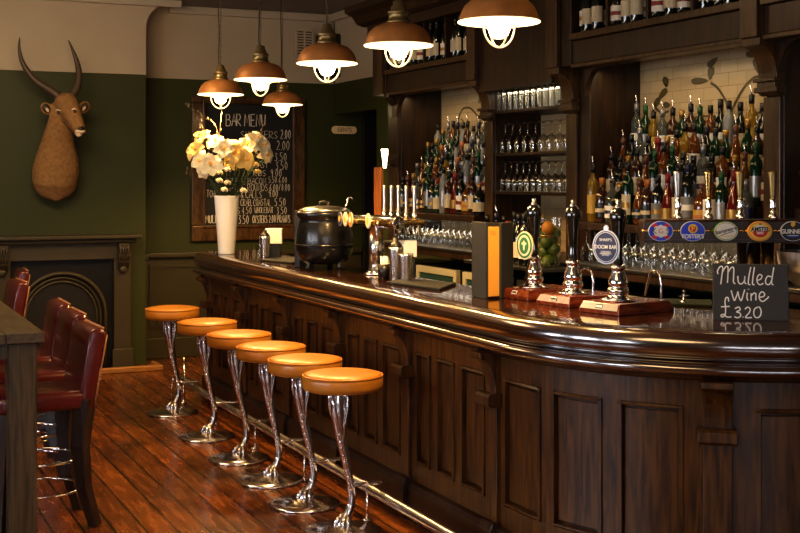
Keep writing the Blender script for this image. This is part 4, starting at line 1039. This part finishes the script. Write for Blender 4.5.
for i,(L_) in enumerate(([(200,150),(199,135),(200,118),(199,112)],[(219,150),(220,130),(222,110),(224,104)],[(212,150),(203,128),(190,108),(186,104)],[(222,150),(215,125),(205,118)],[(196,165),(189,175),(186,168)],[(258,150),(262,130),(263,122)])):
    t=MB(); p=smoothpts([tuple(Vector(flower_pt(a,b_,0))) for a,b_ in [(226,200)]+L_],5); t.tube(p,.0028,5)
    for q in p[8::2]:
        t.ball(q+Vector((rf.uniform(-.012,.012),rf.uniform(-.01,.01),0)),.008,6,sc=(1,1,1.8))
    o=t.build('twig',M['twig']); tag(o,['upright budded brown twig at the upper left of the flowers','tall budded twig rising above the middle of the flowers','long thin twig reaching furthest up and left from the flowers','short twig leaning left between the lilies','drooping twig at the left side of the bouquet','short twig sticking up at the right of the bouquet'][i],'twig')

def at_c(px,py): p=at_h(px,py,HB); return p
# generic cup profile shaker
def shaker(px,py,r,h,label,two=False):
    p=at_c(px,py); t=thing('cocktail_shaker',label,'shaker',(p.x,p.y,HB+.0005))
    MB().lathe([(0,0),(r*.72,0),(r*.74,.006),(r,h*.92),(r*1.03,h),(r*.97,h),(0,h-.004)],24).build('tin',M['railsteel'],t)
    if two: MB().lathe([(r*.9,h),(r*.82,h*1.05),(r*.5,h*1.16),(r*.35,h*1.17),(r*.35,h*1.27),(0,h*1.28)],24).build('lid',M['black'],t)
    return t
shaker(265,259,.042,.17,'tall chrome shaker with dark cap beside the far white napkin box',True)
shaker(396,281,.045,.20,'tall chrome shaker with dark cap right of the left beer taps',True)
shaker(406,283,.043,.17,'shorter chrome shaker in front of the near white napkin box')
def napkin(px,py,w,h,wh,label):
    p=at_c(px,py); t=thing('napkin_box',label,'napkin holder',(p.x,p.y,HB+.0005),-TH)
    MB().bx(-w*.42,w*.42,-w*.28,w*.28,0,h-wh).build('holder',M['black'],t,bevel=.004)
    MB().bx(-w/2,w/2,-w*.33,w*.33,h-wh+.0003,h).build('napkins',M['paper'],t,bevel=.003)
napkin(274,258,.125,.225,.115,'white paper box on dark holder between the vase and the kettle')
napkin(405,276,.145,.22,.10,'white paper box on dark holder behind the near shakers')
p=at_c(258,257); t=thing('glass_tumbler','small glass tumbler half hidden left of the far shaker','glass',(p.x,p.y,HB+.0005)); MB().lathe_open([(.026,0),(.033,.09)],20).lathe([(0,.001),(.026,.002)],20).build('glass',M['jar'],t)
p=at_c(384,279); t=thing('straw_holder','black caddy of white straws beside the left beer tap column','straw holder',(p.x,p.y,HB+.0005))
MB().lathe([(0,0),(.032,0),(.036,.09),(.033,.09),(.031,.01),(0,.01)],20).build('holder',M['black'],t)
m=MB()
for k in range(16):
    a=k*2.4; r=.006*math.sqrt(k); m.tube([(r*.8*cos(a),r*.8*sin(a),.015),(r*cos(a),r*sin(a),.125+.006*(k%3))],.0042,6)
m.build('straws',M['paper'],t)
def slab(name,label,cat,corners,h0,h1,mat):
    P_=[at_h(a,b_,HB) for a,b_ in corners]; m=MB().prism([(q.x,q.y) for q in P_],lambda a,b:(a,b,h0),lambda a,b:(a,b,h1)); o=m.build(name,M[mat],bevel=.003); return tag(o,label,cat)
slab('rubber_bar_mat','black rubber bar mat lying on the counter right of the near shakers','bar mat',[(386,284),(440,291),(456,285),(404,281)],HB+.0005,HB+.015,'rubber')
slab('rubber_bar_mat','dark mat on the far counter between the shaker and the kettle','bar mat',[(259,261),(292,264),(312,260),(282,257.5)],HB+.0003,HB+.012,'rubber')
slab('bar_towel','dark green towelling bar mat behind the nearest beer pump','bar mat',[(628,304),(712,307.5),(712,302),(628,299.5)],HB+.0005,HB+.012,'greenmat')

# soup kettle
p=at_c(326,270); KX,KY=2.985,7.73
kt=thing('soup_kettle','large round black soup kettle with lid standing on three feet on the bar','kettle',(KX,KY,HB+.0005))
MB().lathe([(0,.035),(.10,.037),(.155,.055),(.184,.10),(.193,.16),(.190,.24),(.176,.31),(.168,.335),(.186,.350),(.190,.372),(.183,.385),(.165,.386),(0,.386)],48).build('pot',M['kettle'],kt)
MB().tube([(.194*cos(a),.194*sin(a),.165) for a in [2*PI*k/48 for k in range(48)]],.007,8,closed=True).build('rib_band',M['kettle'],kt)
ld=MB().lathe([(.170,.3865),(.172,.394),(.13,.412),(.06,.422),(0,.424)],40).build('lid',M['steel'],kt)
MB().tube([(-.035,0,.422),(-.032,0,.445),(0,0,.452),(.032,0,.445),(.035,0,.422)],.009,8).build('lid_handle',M['black'],ld)
for a in (PI*1.12,PI*1.62,PI*.3): MB().tube([(.13*cos(a),.13*sin(a),.07),(.145*cos(a),.145*sin(a),.03),(.15*cos(a),.15*sin(a),.0)],[.022,.018,.022],10).build('foot',M['kettle'],kt)
MB().box((-.19*ST-.02,.19,.22),(.02,.02,.02)).build('hinge',M['kettle'],kt)
MB().tube([(.15,.03,.385),(.175,.04,.43),(.195,.05,.475),(.215,.05,.48),(.225,.05,.45)],.006,8).build('ladle_hook',M['chrome'],kt)
MB().ball((-.15,-.04,.395),.012,8).tube([(-.17,-.06,.388),(-.12,-.03,.40),(-.06,-.07,.407)],.008,6).build('lid_clip',M['brass'],kt)
bk_=at_c(302,272)
o=MB().box((0,0,.195),(.045,.20,.385)).build('grey_panel',M['slate'],None,bevel=.004); o.location=(2.955,8.03,HB+.0005); o.rotation_euler.z=-.9
tag(o,'upright dark grey menu board standing behind the left side of the soup kettle','menu board')

# menu holder
mh=thing('menu_holder','upright dark grey menu covers with orange menu card between, standing on bar','menu holder',(0,0,0))
q0=at_c(473,296.5); q1=at_c(487,299.5); q2=at_c(500,298.5); q3=at_c(512,295)
def panel(a,b_,h,th,mat,nm,z0=.0005,par=None):
    d=(b_-a); d.z=0; L_=d.length; c=(a+b_)/2
    return MB().box((c.x,c.y,HB+z0+h/2),(L_,th,h),rz=math.atan2(d.y,d.x)).build(nm,M[mat],par or mh,bevel=.003)
panel(q0,q1,.385,.016,'slate','cover')
oc=panel(q1+Vector((.004,.012,0)),q2+Vector((-.004,.012,0)),.35,.02,'orange','orange_card',z0=.012)
panel(q2,q3,.38,.016,'slate','cover')
panel(q0+Vector((.03,.05,0)),q3+Vector((-.0,.05,0)),.375,.01,'slate','back_board')
d=(q2-q1); d.z=0; d.normalize(); nrm=Vector((d.y,-d.x,0)); c=(q1+q2)/2+Vector((0,.012,0))+nrm*.0106
mm=MB(); ff=lambda u,v:(c.x+d.x*u,c.y+d.y*u,HB+.012+v)
chalk(mm,'VW',-.022,.305,.024,.003,ff); mm.build('card_mark',M['p_brown'],oc)

# beer hand pumps
def pump(x,y,rz,label,kind):
    t=thing('hand_pump',label,'beer pump',(x,y,HB+.0005),rz)
    # base local: long axis X (.36), depth Y(.25)
    bs=MB(); prof=[(-.185,-.125),(.17,-.125),(.17,.125),(-.185,.125)]
    vs=[];
    for s,z in ((1,0),(1,.018),(.90,.05),(.84,.052)):
        for a,b_ in prof: vs.append((a*s if a>0 else a*(1-(1-s)*.9),b_*s,z))
    fs=[(3,2,1,0)]
    for j in range(3):
        for k in range(4): fs.append((j*4+k,j*4+(k+1)%4,(j+1)*4+(k+1)%4,(j+1)*4+k))
    fs.append((12,13,14,15))
    bo=bs.add(vs,fs).build('base',M['pumpwood'],t,bevel=.003)
    # plate on the customer side
    a=Vector((-.1905 ,0,.0)); 
    def fp_(u,v):
        z=.020+v*.028; x_=-.1858+ (z-.018)/.032*.0165
        return (x_-.0012,u,z+.0004)
    if kind==3: MB().add([fp_(-.115,0),fp_(.115,0),fp_(.108,1),fp_(-.108,1)],[(0,1,2,3)]).build('silver_plate',M['steel'],bo)
    w=.022
    def fq(u,v): q=fp_(u,v); return (q[0]-.0012,q[1],q[2])
    MB().add([fq(-w,.2),fq(w,.2),fq(w,.8),fq(-w,.8)],[(0,1,2,3)]).build('name_plate',M['p_black'] if kind==3 else M['p_white'],bo)
    def fr_(u,v): q=fp_(u,v); return (q[0]-.0022,q[1],q[2])
    w=.019; MB().add([fr_(-w,.32),fr_(w,.32),fr_(w,.68),fr_(-w,.68)],[(0,1,2,3)]).build('name_plate_centre',M['p_white'] if kind==3 else M['p_black'],bo)
    X0=-.06
    MB().lathe([(0,.052),(.078,.053),(.080,.060),(.062,.066),(.046,.072),(.040,.080),(.047,.088),(.050,.100),(.046,.110),(.037,.116),(.043,.122),(.045,.135),(.040,.155),(.031,.178),(.027,.192),(.035,.197),(.036,.205),(.030,.210),(.024,.216),(0,.217)],32,(X0,0,0)).build('pump_fitting',M['chrome'],t)
    h=MB().lathe([(.022,.216),(.024,.228),(.019,.26),(.021,.30),(.028,.36),(.036,.41),(.039,.435),(.034,.460),(.018,.472),(0,.473)],28,(X0,0,0)).build('handle',M['ceramic_black'],t)
    MB().lathe([(.016,.470),(.018,.476),(.010,.482),(.013,.492),(.009,.502),(0,.507)],16,(X0,0,0)).build('finial',M['chrome'],h)
    return t
def ellipse(n,a,b_): return [(a*cos(2*PI*k/n),b_*sin(2*PI*k/n)) for k in range(n)]
def disc(par,name,mat,a,b_,d0,d1,Mx,cx=0,cz=0,poly=None):
    pl=poly or ellipse(36,a,b_)
    return MB().prism(pl,lambda u,v:Mx@Vector((u+cx,-d0,v+cz)),lambda u,v:Mx@Vector((u+cx,-d1,v+cz))).build(name,M[mat],par)
p3=pump(3.29,4.70,.20,'beer hand pump nearest the chalk sign, round dark DOOM BAR badge, mahogany base',3)
p2=pump(3.29,5.07,.12,'middle black and chrome beer hand pump without a badge',2)
p1=pump(3.29,5.43,.08,'far beer hand pump with oval cream and green badge next to the menu',1)
# badge 3 (faces roughly the camera, set toward the drinkers)
def badge_frame(px,py,X,Y,face): # world placed badge
    return Matrix.Translation((X,Y,EYE-(py-HZ)*(X*ST+Y*CT)/FPX))@Matrix.Rotation(face,4,'Z')
def unparent_local(par): 
    bpy.context.view_layer.update(); return par.matrix_world.inverted()
I3=unparent_local(p3); Mx=I3@badge_frame(608,247,3.13,4.63,-1.00)
bd=disc(p3,'badge','p_silver',.064,.076,0,.008,Mx)
disc(bd,'badge_face','p_navy',.059,.071,.008,.0095,Mx)
disc(bd,'badge_ring','p_white',.0545,.0665,.0096,.0099,Mx); disc(bd,'badge_centre','p_navy',.052,.064,.0100,.0105,Mx)
disc(bd,'badge_peg','p_silver',.012,.014,.0,.008,Mx,0,.083)
def btext(par,text,size,mat,Mx,u,v,d,sx=1,bold=.0):
    t=textmesh(text,size,M[mat],par,(0,0,0),(0,0,0),sx=1,ext=.0004,bold=bold)
    Q=Mx@Matrix.Translation((u,-d,v))@Matrix.Rotation(PI/2,4,'X')@Matrix.Diagonal((sx,1,1,1)); t.matrix_local=Q; return t
btext(bd,'DOOM BAR',.0235,'p_white',Mx,0,.000,.0112,.84,.0002); btext(bd,"SHARP'S",.018,'p_white',Mx,0,.032,.0112,.9); btext(bd,'CORNISH',.012,'p_white',Mx,0,-.022,.0112,.9); btext(bd,'BREWERY',.009,'p_silver',Mx,0,-.036,.0112,.9)
disc(bd,'badge_line','p_white',.030,.0015,.0106,.0110,Mx,0,-.0295)
MB().tube([Mx@Vector((0,.002,-.02)),I3@Vector((3.29-.06*cos(.2),4.70-.06*sin(.2),HB+.28))],.008,8).build('badge_clip',M['chrome'],bd)
I1=unparent_local(p1); Mx=I1@badge_frame(526,245.5,3.165,5.40,-1.25)
bd=disc(p1,'badge','p_cream',.056,.070,0,.008,Mx)
disc(bd,'badge_ring','p_darkgreen',.050,.064,.0081,.0095,Mx); disc(bd,'badge_field','p_cream',.040,.053,.0096,.0105,Mx); disc(bd,'badge_centre','p_darkgreen',.030,.042,.0106,.0115,Mx)
disc(bd,'badge_emblem','p_cream',.006,.026,.0116,.0122,Mx); disc(bd,'badge_emblem','p_cream',.016,.008,.0117,.0123,Mx,0,.010)
MB().tube([Mx@Vector((0,.002,0)),I1@Vector((3.29-.06*cos(.08)+.0,5.43-.005,HB+.31)),I1@Vector((3.34,5.42,HB+.31))],.007,8).build('badge_clip',M['brass'],bd)

# swan neck spouts behind the pumps
def swan(px0,px1,py,ytop,label):
    a=at_h(px0,py,HB); b_=at_h(px1,py+2,HB); a.z=b_.z=HB
    D=(a.x*ST+a.y*CT); H_=(EYE-(ytop-HZ)*D/FPX)
    t=thing('swan_neck_spout',label,'beer spout',(b_.x,b_.y,HB+.0005)); d=a-b_; h=H_-HB
    MB().lathe([(.018,0),(.018,.012),(.011,.016)],14).build('collar',M['chrome'],t)
    MB().tube(smoothpts([(0,0,.01),(0,0,h*.75),tuple(d*.25+Vector((0,0,h))),tuple(d*.62+Vector((0,0,h*.97))),tuple(d*.85+Vector((0,0,h*.6))),tuple(d+Vector((0,0,h*.25)))],6),.0065,10).build('spout',M['chrome'],t)
swan(576,593,298,268.5,'curved chrome swan neck spout between the middle and near beer pumps')
swan(645,661,304,271,'curved chrome swan neck spout right of the nearest beer pump')
p=at_c(684,305); t=thing('tap_fitting','small chrome tap fitting on the green towel left of the chalk sign','tap',(p.x,p.y,HB+.013)); MB().lathe([(.02,0),(.02,.006),(.006,.01),(.006,.05),(.009,.055),(0,.06)],12).tube([(0,0,.035),(-.03,0,.03),(.03,0,.03)],.004,6).build('fitting',M['chrome'],t)

# fruit in a tall jar behind the pumps
fj=at_h(548,266,1.246)
FX,FY=3.62,6.05; FZ=HB
FX,FY=4.01,6.56
jb=thing('fruit_jar','tall clear glass jar holding an orange and limes behind the hand pumps','jar',(FX,FY,1.2455))
MB().lathe_open([(.0,.002),(.070,.003),(.075,.01),(.075,.30)],28).build('glass',M['jar'],jb)
for i,(dx,dy,dz,c_) in enumerate(((-.02,-.02,.035,'lime'),(.03,.01,.05,'lime'),(-.015,.03,.09,'lime'),(.02,-.03,.105,'lime'),(-.03,-.015,.15,'lime'),(.03,.01,.155,'lime'),(.0,.02,.20,'lime'),(.035,-.02,.205,'lime'),(-.02,-.025,.235,'lemon'))):
    r=.036 if c_=='lime' else .040
    o=MB().ball((0,0,0),r,16,sc=(1,1,1.12)).ball((0,0,r*1.12),.006,8).build('orange' if c_=='lemon' else 'lime',M[c_]); o.location=(FX+dx,FY+dy,1.25+dz); o.rotation_euler=(rf.uniform(-1,1),rf.uniform(-1,1),0)
    tag(o,'orange on top of the limes in the tall jar' if c_=='lemon' else f'green lime in the tall jar, {ORD[i]} from the bottom','fruit',None if c_=='lemon' else 'limes in the jar')

# left tap tower
tt=thing('beer_tap_tower','chrome column beer tap tower seen side-on right of the soup kettle','beer taps',(3.12,7.17,HB+.0005))
MB().lathe([(0,0),(.085,0),(.087,.008),(.060,.020),(.052,.03),(0,.03)],32).build('base_flange',M['chrome'],tt)
MB().lathe([(.050,.03),(.050,.31),(0,.31)],32).build('column',M['railsteel'],tt)
hd=MB().tube([(0,-.34,.335),(0,.34,.335)],.040,20).build('cross_pipe',M['chrome'],tt,bevel=.004)
MB().bx(-.13,.20,-.30,.33,.318,.352).build('drip_cover',M['brass'],hd,bevel=.012,seg=3)
for k,(y,m_) in enumerate(((-.20,'cream'),(-.02,'silver'),(.08,'orange'),(.17,'cream'),(.26,'navy'))):
    if k==1: continue
    Mx=Matrix.Translation((-.132,y,.345))@Matrix.Rotation(-PI/2,4,'Z')
    MB().tube([(-.125,y,.34),(-.14,y,.345)],.012,8).build('badge_peg',M['chrome'],tt)
    b_=disc(tt,'badge','p_cream' if m_!='navy' else 'p_silver',.036,.046,.008,.014,Mx); disc(b_,'badge_face','p_'+m_,.031,.041,.0141,.016,Mx); disc(b_,'badge_emblem','p_gold' if m_!='orange' else 'p_white',.016,.02,.0161,.0175,Mx)
for k,y in enumerate((-.20,-.08,.04,.15,.26)):
    x=.17
    f=MB().tube([(x,y,.34),(x,y,.385)],.014,10).tube([(x-.005,y,.335),(x+.03,y,.32),(x+.035,y,.25)],[.013,.012,.009],10).build('faucet',M['chrome'],tt)
    MB().lathe([(.009,.385),(.014,.40),(.011,.41),(.010,.44),(.013,.53),(.014,.555),(.010,.562),(0,.563)],14,(x,y,0)).build('tap_handle',M['steel'],f)

# right tap rail with oval badges
D0=5.55; rail_c=pt(727,229,D0)
RZ=-TH
rt=thing('tap_rail','long dark brown beer tap rail with five oval brand badges behind the chalk sign','beer taps',(rail_c.x,rail_c.y,0),RZ)
S=D0/FPX; zc_=pt(727,231,D0).z
MB().bx(-84*S,100*S,.0,.115,zc_-.054,zc_+.052).build('rail_body',M['bar_dark'],rt,bevel=.012,seg=3)
MB().bx(-83*S,99*S,-.006,-.0005,zc_-.050,zc_-.038).build('lower_trim',M['bar_dark'],rt)
m=MB()
for a,b_ in ((-86,-79),(-55,-48),(-23,-14),(11,20),(45,52)): m.tube([(a*S,-.012,zc_+.002),(b_*S,-.012,zc_+.002)],.005,8)
m.build('chrome_link',M['brass'],rt)
for x in (25*S,):
    MB().lathe([(.075,HB+.0005),(.075,HB+.012),(.052,HB+.02),(.052,zc_-.055)],28,(x,.055,0)).build('column',M['chrome'],rt)
m=MB().lathe([(.030,HB+.0005),(.030,zc_-.055)],20,(45*S,.07,0)); m.build('side_column',M['brass'],rt)
bx_=[(659.7,'kgs'),(691.6,'fosters'),(724.8,'staro'),(758.6,'amstel'),(791.4,'guinness')]
for px,kd in bx_:
    u=(px-727)*S; Mx=Matrix.Translation((u,-.012,zc_+.0))
    a,b_=12.3*S,10*S
    c1={'kgs':'p_silver','fosters':'p_silver','staro':'p_darkgreen','amstel':'p_gold','guinness':'p_silver'}[kd]
    bd=disc(rt,'badge',c1,a,b_,0,.010,Mx)
    if kd=='kgs':
        disc(bd,'badge_face','p_blue',a*.95,b_*.95,.010,.012,Mx)
        for q in (PI/4+.08,3*PI/4-.08,5*PI/4+.08,7*PI/4-.08):
            pl=[(a*.93*cos(q-.25),b_*.93*sin(q-.25)),(a*.93*cos(q+.25),b_*.93*sin(q+.25)),(a*.5*cos(q+.25),b_*.5*sin(q+.25)),(a*.5*cos(q-.25),b_*.5*sin(q-.25))]
            disc(bd,'badge_red','p_red',0,0,.0121,.013,Mx,poly=pl)
        pl=[(a*.62*(1+.06*cos(8*t))*cos(t),b_*.6*(1+.06*cos(8*t))*sin(t)) for t in [2*PI*k/40 for k in range(40)]]
        disc(bd,'badge_centre','p_white',0,0,.0131,.014,Mx,poly=pl)
        btext(bd,'K',.036,'p_navy',Mx,-.030,0,.0146); btext(bd,'G',.030,'p_red',Mx,0,0,.0146); btext(bd,'S',.036,'p_navy',Mx,.030,0,.0146)
    if kd=='fosters':
        disc(bd,'badge_face','p_blue',a*.95,b_*.95,.010,.012,Mx)
        disc(bd,'badge_emblem','p_yellow',a*.38,b_*.46,.0121,.013,Mx,0,b_*.25); disc(bd,'badge_emblem','p_red',a*.26,b_*.34,.0131,.0138,Mx,0,b_*.25)
        btext(bd,'F',.034,'p_yellow',Mx,0,b_*.25,.0145,1,.001); btext(bd,"FOSTER'S",.025,'p_white',Mx,0,-b_*.52,.0135,.95,.0007)
    if kd=='staro':
        disc(bd,'badge_ring','p_cream',a*.95,b_*.94,.010,.0115,Mx); disc(bd,'badge_ring','p_darkgreen',a*.86,b_*.85,.0116,.0122,Mx); disc(bd,'badge_face','p_white',a*.82,b_*.81,.0123,.013,Mx)
        t_=btext(bd,'Staropramen',.022,'p_black',Mx@Matrix.Rotation(-.25,4,'Y'),.0,.004,.0138,.85,.0006)
        btext(bd,'PRAGUE BEER',.011,'p_gold',Mx,0,-b_*.5,.0138,.9)
        MB().ribbon([(-a*.55,-b_*.28),(0,-b_*.06),(a*.6,b_*.2)],.0025,lambda u_,v_:Mx@Vector((u_,-.0137,v_-.008))).build('badge_line',M['p_black'],bd)
    if kd=='amstel':
        disc(bd,'badge_ring','p_orange',a*.96,b_*.96,.010,.0112,Mx); disc(bd,'badge_ring','p_gold',a*.88,b_*.86,.0113,.012,Mx); disc(bd,'badge_ring','p_yellow',a*.78,b_*.74,.01205,.0124,Mx)
        disc(bd,'badge_face','p_white',a*.62,b_*.62,.0125,.013,Mx)
        pl=[(a*.62*cos(t),b_*.62*sin(t)) for t in [PI+PI*k/16 for k in range(17)]]; disc(bd,'badge_red','p_red',0,0,.0131,.0136,Mx,poly=pl)
        btext(bd,'AMSTEL',.026,'p_black',Mx,0,b_*.18,.0142,.9,.0009); btext(bd,'BEER',.014,'p_white',Mx,0,-b_*.18,.0142,1,.0004)
        disc(bd,'badge_emblem','p_brown',a*.1,b_*.08,.0125,.0135,Mx,0,b_*.72)
    if kd=='guinness':
        disc(bd,'badge_face','p_black',a*.94,b_*.94,.010,.012,Mx)
        btext(bd,'GUINNESS',.027,'p_white',Mx,0,-.002,.0130,.86,.0007)
        disc(bd,'badge_band','p_silver',a*.5,b_*.05,.0121,.013,Mx,0,-b_*.42); disc(bd,'badge_band','p_blue',a*.5,b_*.05,.0121,.0131,Mx,0,-b_*.53)
        hp=[(-.008,.034),(-.010,.016),(0,.008),(.010,.018),(.009,.036),(0,.031)]; disc(bd,'badge_emblem','p_gold',0,0,.0121,.0132,Mx,0,.010,poly=[(u_,v_) for u_,v_ in hp])
for k,px in enumerate((681,712,744,777,809)):
    u=(px-727)*S; z0=zc_+.052
    f=MB().lathe([(.020,z0),(.022,z0+.012),(.016,z0+.022),(.010,z0+.03),(.014,z0+.04)],18,(u,.06,0)).ball((u,.06-.02,z0+.008),.018,12).build('faucet',M['chrome'],rt)
    h=MB().lathe([(.014,z0+.04),(.016,z0+.055),(.012,z0+.075),(.016,z0+.09)],18,(u,.06,0)).build('handle_collar',M['chrome'],f)
    MB().lathe([(.011,z0+.088),(.013,z0+.11),(.021,z0+.205),(.022,z0+.214),(0,z0+.216)],20,(u,.06,0),sx=1,sy=.8).build('tap_handle',M['steel'] if k==0 else M['brass' if k==1 else 'gallery'],f)

# chalk sign "Mulled Wine 3.20"
qa=at_h(713,319.8,HB); qb=at_h(789,321.3,HB)
dv=(qb-qa); dv.z=0; Ls=dv.length; ang=math.atan2(dv.y,dv.x); Hs=.238
cs=thing('chalk_sign','small slate chalkboard reading Mulled Wine standing at the right end of bar','chalk sign',(qa.x,qa.y,HB+.0005),ang)
# leaning slightly back
MB().prism([(0,0),(.012,0),(.035,Hs),(.023,Hs)],lambda a,b:(0,a,b),lambda a,b:(Ls,a,b)).build('board',M['signboard'],cs,bevel=.002)
MB().prism([(.015,0),(.10,0),(.10,.006),(.030,.10),(.024,.10)],lambda a,b:(Ls*.3,a,b),lambda a,b:(Ls*.7,a,b)).build('stand_foot',M['signboard'],cs)
def fs_(u,v): return (u,v/Hs*.023-.0012,v)
ck=MB()
def sp(px,py): # photo pixel of lettering -> board coords
    return ((px-713.5)/76*Ls,(321-py-(px-713)/76*-0.2)/55.0*Hs)
def stroke(L,w=.0055,n=5):
    p=smoothpts([(*sp(a,b_),0) for a,b_ in L],n); ck.ribbon([(q.x,q.y) for q in p],w,fs_)
z=lambda x,y:(700+x/3.81,200+y/3.807)
def zs(L,**k): stroke([z(*p) for p in L],**k)
# M
zs([(72,290),(70,278),(80,262),(90,265),(86,300),(82,328)]); zs([(88,285),(100,264),(110,262),(110,290),(108,322)]); zs([(110,285),(122,266),(132,266),(132,295),(131,318),(138,326)])
# ulled
zs([(148,296),(150,318),(160,326),(172,315),(175,296)]); zs([(175,296),(174,318),(180,326)])
zs([(198,262),(190,300),(188,325),(196,328)]); zs([(212,262),(206,300),(204,325),(212,328)])
zs([(222,312),(236,306),(240,294),(230,290),(222,302),(222,318),(232,328),(246,322)])
zs([(276,298),(262,296),(254,310),(256,324),(268,326),(278,308)]); zs([(286,262),(280,295),(277,322),(284,328)])
ck.build('chalk_line',M['chalkw'],cs); ck=MB()
# Wine
zs([(122,350),(128,372),(134,388),(142,372),(148,354)]); zs([(148,354),(152,374),(160,388),(168,366),(174,346)])
zs([(184,358),(182,376),(186,388)]); zs([(188,344),(189,346)],w=.008)
zs([(198,360),(198,388)]); zs([(198,370),(208,360),(216,362),(216,386)])
zs([(228,374),(244,372),(250,362),(240,354),(230,364),(230,380),(242,390),(262,376),(264,370)])
ck.build('chalk_line',M['chalkw'],cs); ck=MB()
# pound sign
zs([(112,392),(110,378),(102,378),(98,392),(100,420),(98,440),(88,450),(82,444),(92,440),(106,450),(122,448)]); zs([(82,412),(116,410)])
# 3.20
zs([(136,418),(150,412),(156,422),(142,430),(154,434),(158,444),(146,452),(134,448)]); zs([(166,448),(167,450)],w=.008)
zs([(174,420),(184,412),(194,418),(190,432),(176,450),(200,450)])
zs([(220,412),(210,420),(208,438),(216,450),(230,446),(236,428),(230,412),(220,412)])
ck.build('chalk_line',M['chalkw'],cs)

# papers and metal strainer behind the sign
p=at_h(786,305,HB-.0)
t=thing('steel_colander','round perforated steel bucket behind the badge rail at right','steel bucket',(4.06,4.86,1.02)); 
t.location=(4.3,4.62,1.2685)
MB().lathe_open([(.07,.0),(.13,.05),(.155,.12),(.16,.17)],32).lathe([(0,.001),(.07,.001)],20).build('bowl',M['steel'],t)
t=thing('paper_stack','white paper sheets standing on the back counter right of the sign','paper',(4.26,4.90,1.2685),.3)
MB().prism([(-.07,0),(.05,0),(.05,.13),(.02,.17),(-.01,.11),(-.03,.16),(-.06,.10)],lambda a,b:(0,-a,b),lambda a,b:(.03,-a,b)).build('sheets',M['paper'],t)

# ------------------------------------------------------------ light
def area(name,loc,rot,sx,sy,e,col):
    l=bpy.data.lights.new(name,'AREA'); l.shape='RECTANGLE'; l.size=sx; l.size_y=sy; l.energy=e; l.color=col
    o=bpy.data.objects.new(name,l); COL.objects.link(o); o.location=loc; o.rotation_euler=rot; return o
for i,y in enumerate((3.2,5.1,7.05)): area('window_light',(XL+.08,y,1.85),(0,-PI/2,0),1.6,.8,9,(.82,.90,1.0))  # area lights added at the assumed left wall windows
for n_,o_ in [(o.name,o) for o in COL.objects if o.type=='LIGHT' and o.data.type=='AREA']: pass
# soft warm fill added under the ceiling, no fittings there
area('room_light',(-.6,2.2,3.45),(0,0,0),2.2,2.2,80,(1,.64,.30))
area('room_light',(.2,8.6,3.48),(0,0,0),1.6,1.6,60,(1,.68,.36))
# unseen area lights under the back bar arches and shelves, no fittings modelled
for y0,y1,e in ((7.95,9.35,3),(5.0,6.5,3.6)): area('shelf_strip_light',(XF+.08,(y0+y1)/2,2.468),(0,0,0),.05,y1-y0,e,(1,.74,.42))
for y0,y1,e in ((7.95,9.35,1.0),(5.0,6.5,.45)): area('under_shelf_light',(4.30,(y0+y1)/2,1.472),(0,0,0),.04,y1-y0,e,(1,.88,.70))
area('under_shelf_light',(4.36,7.3,2.395),(0,0,0),.04,.8,1.5,(1,.85,.6))
# unseen fill lights added for the fireplace wall and the back bar
def spot(loc,tgt,e,size,col=(1,.72,.42),blend=.6):
    l=bpy.data.lights.new('spotlight','SPOT'); l.energy=e; l.spot_size=size; l.spot_blend=blend; l.color=col; l.shadow_soft_size=.05
    o=bpy.data.objects.new('spotlight',l); COL.objects.link(o); o.location=loc; d=Vector(tgt)-Vector(loc); o.rotation_euler=d.to_track_quat('-Z','Y').to_euler(); return o
_a=area('room_light',(1.2,8.9,3.3),(0,0,0),1.4,1.0,42,(1,.70,.40)); _a.rotation_euler=(Vector((1.9,11.9,2.2))-Vector((1.2,8.9,3.3))).to_track_quat('-Z','Y').to_euler()
spot((2.2,3.6,3.45),(4.6,5.8,1.9),26,.9)
spot((2.3,6.6,3.45),(4.6,8.6,1.9),22,.8)
w=bpy.data.worlds.new('world'); scene.world=w; w.use_nodes=True
w.node_tree.nodes['Background'].inputs[0].default_value=(.9,.75,.55,1); w.node_tree.nodes['Background'].inputs[1].default_value=.015
scene.view_settings.view_transform='Standard'
scene.view_settings.look='Medium High Contrast'
scene.view_settings.exposure=.12
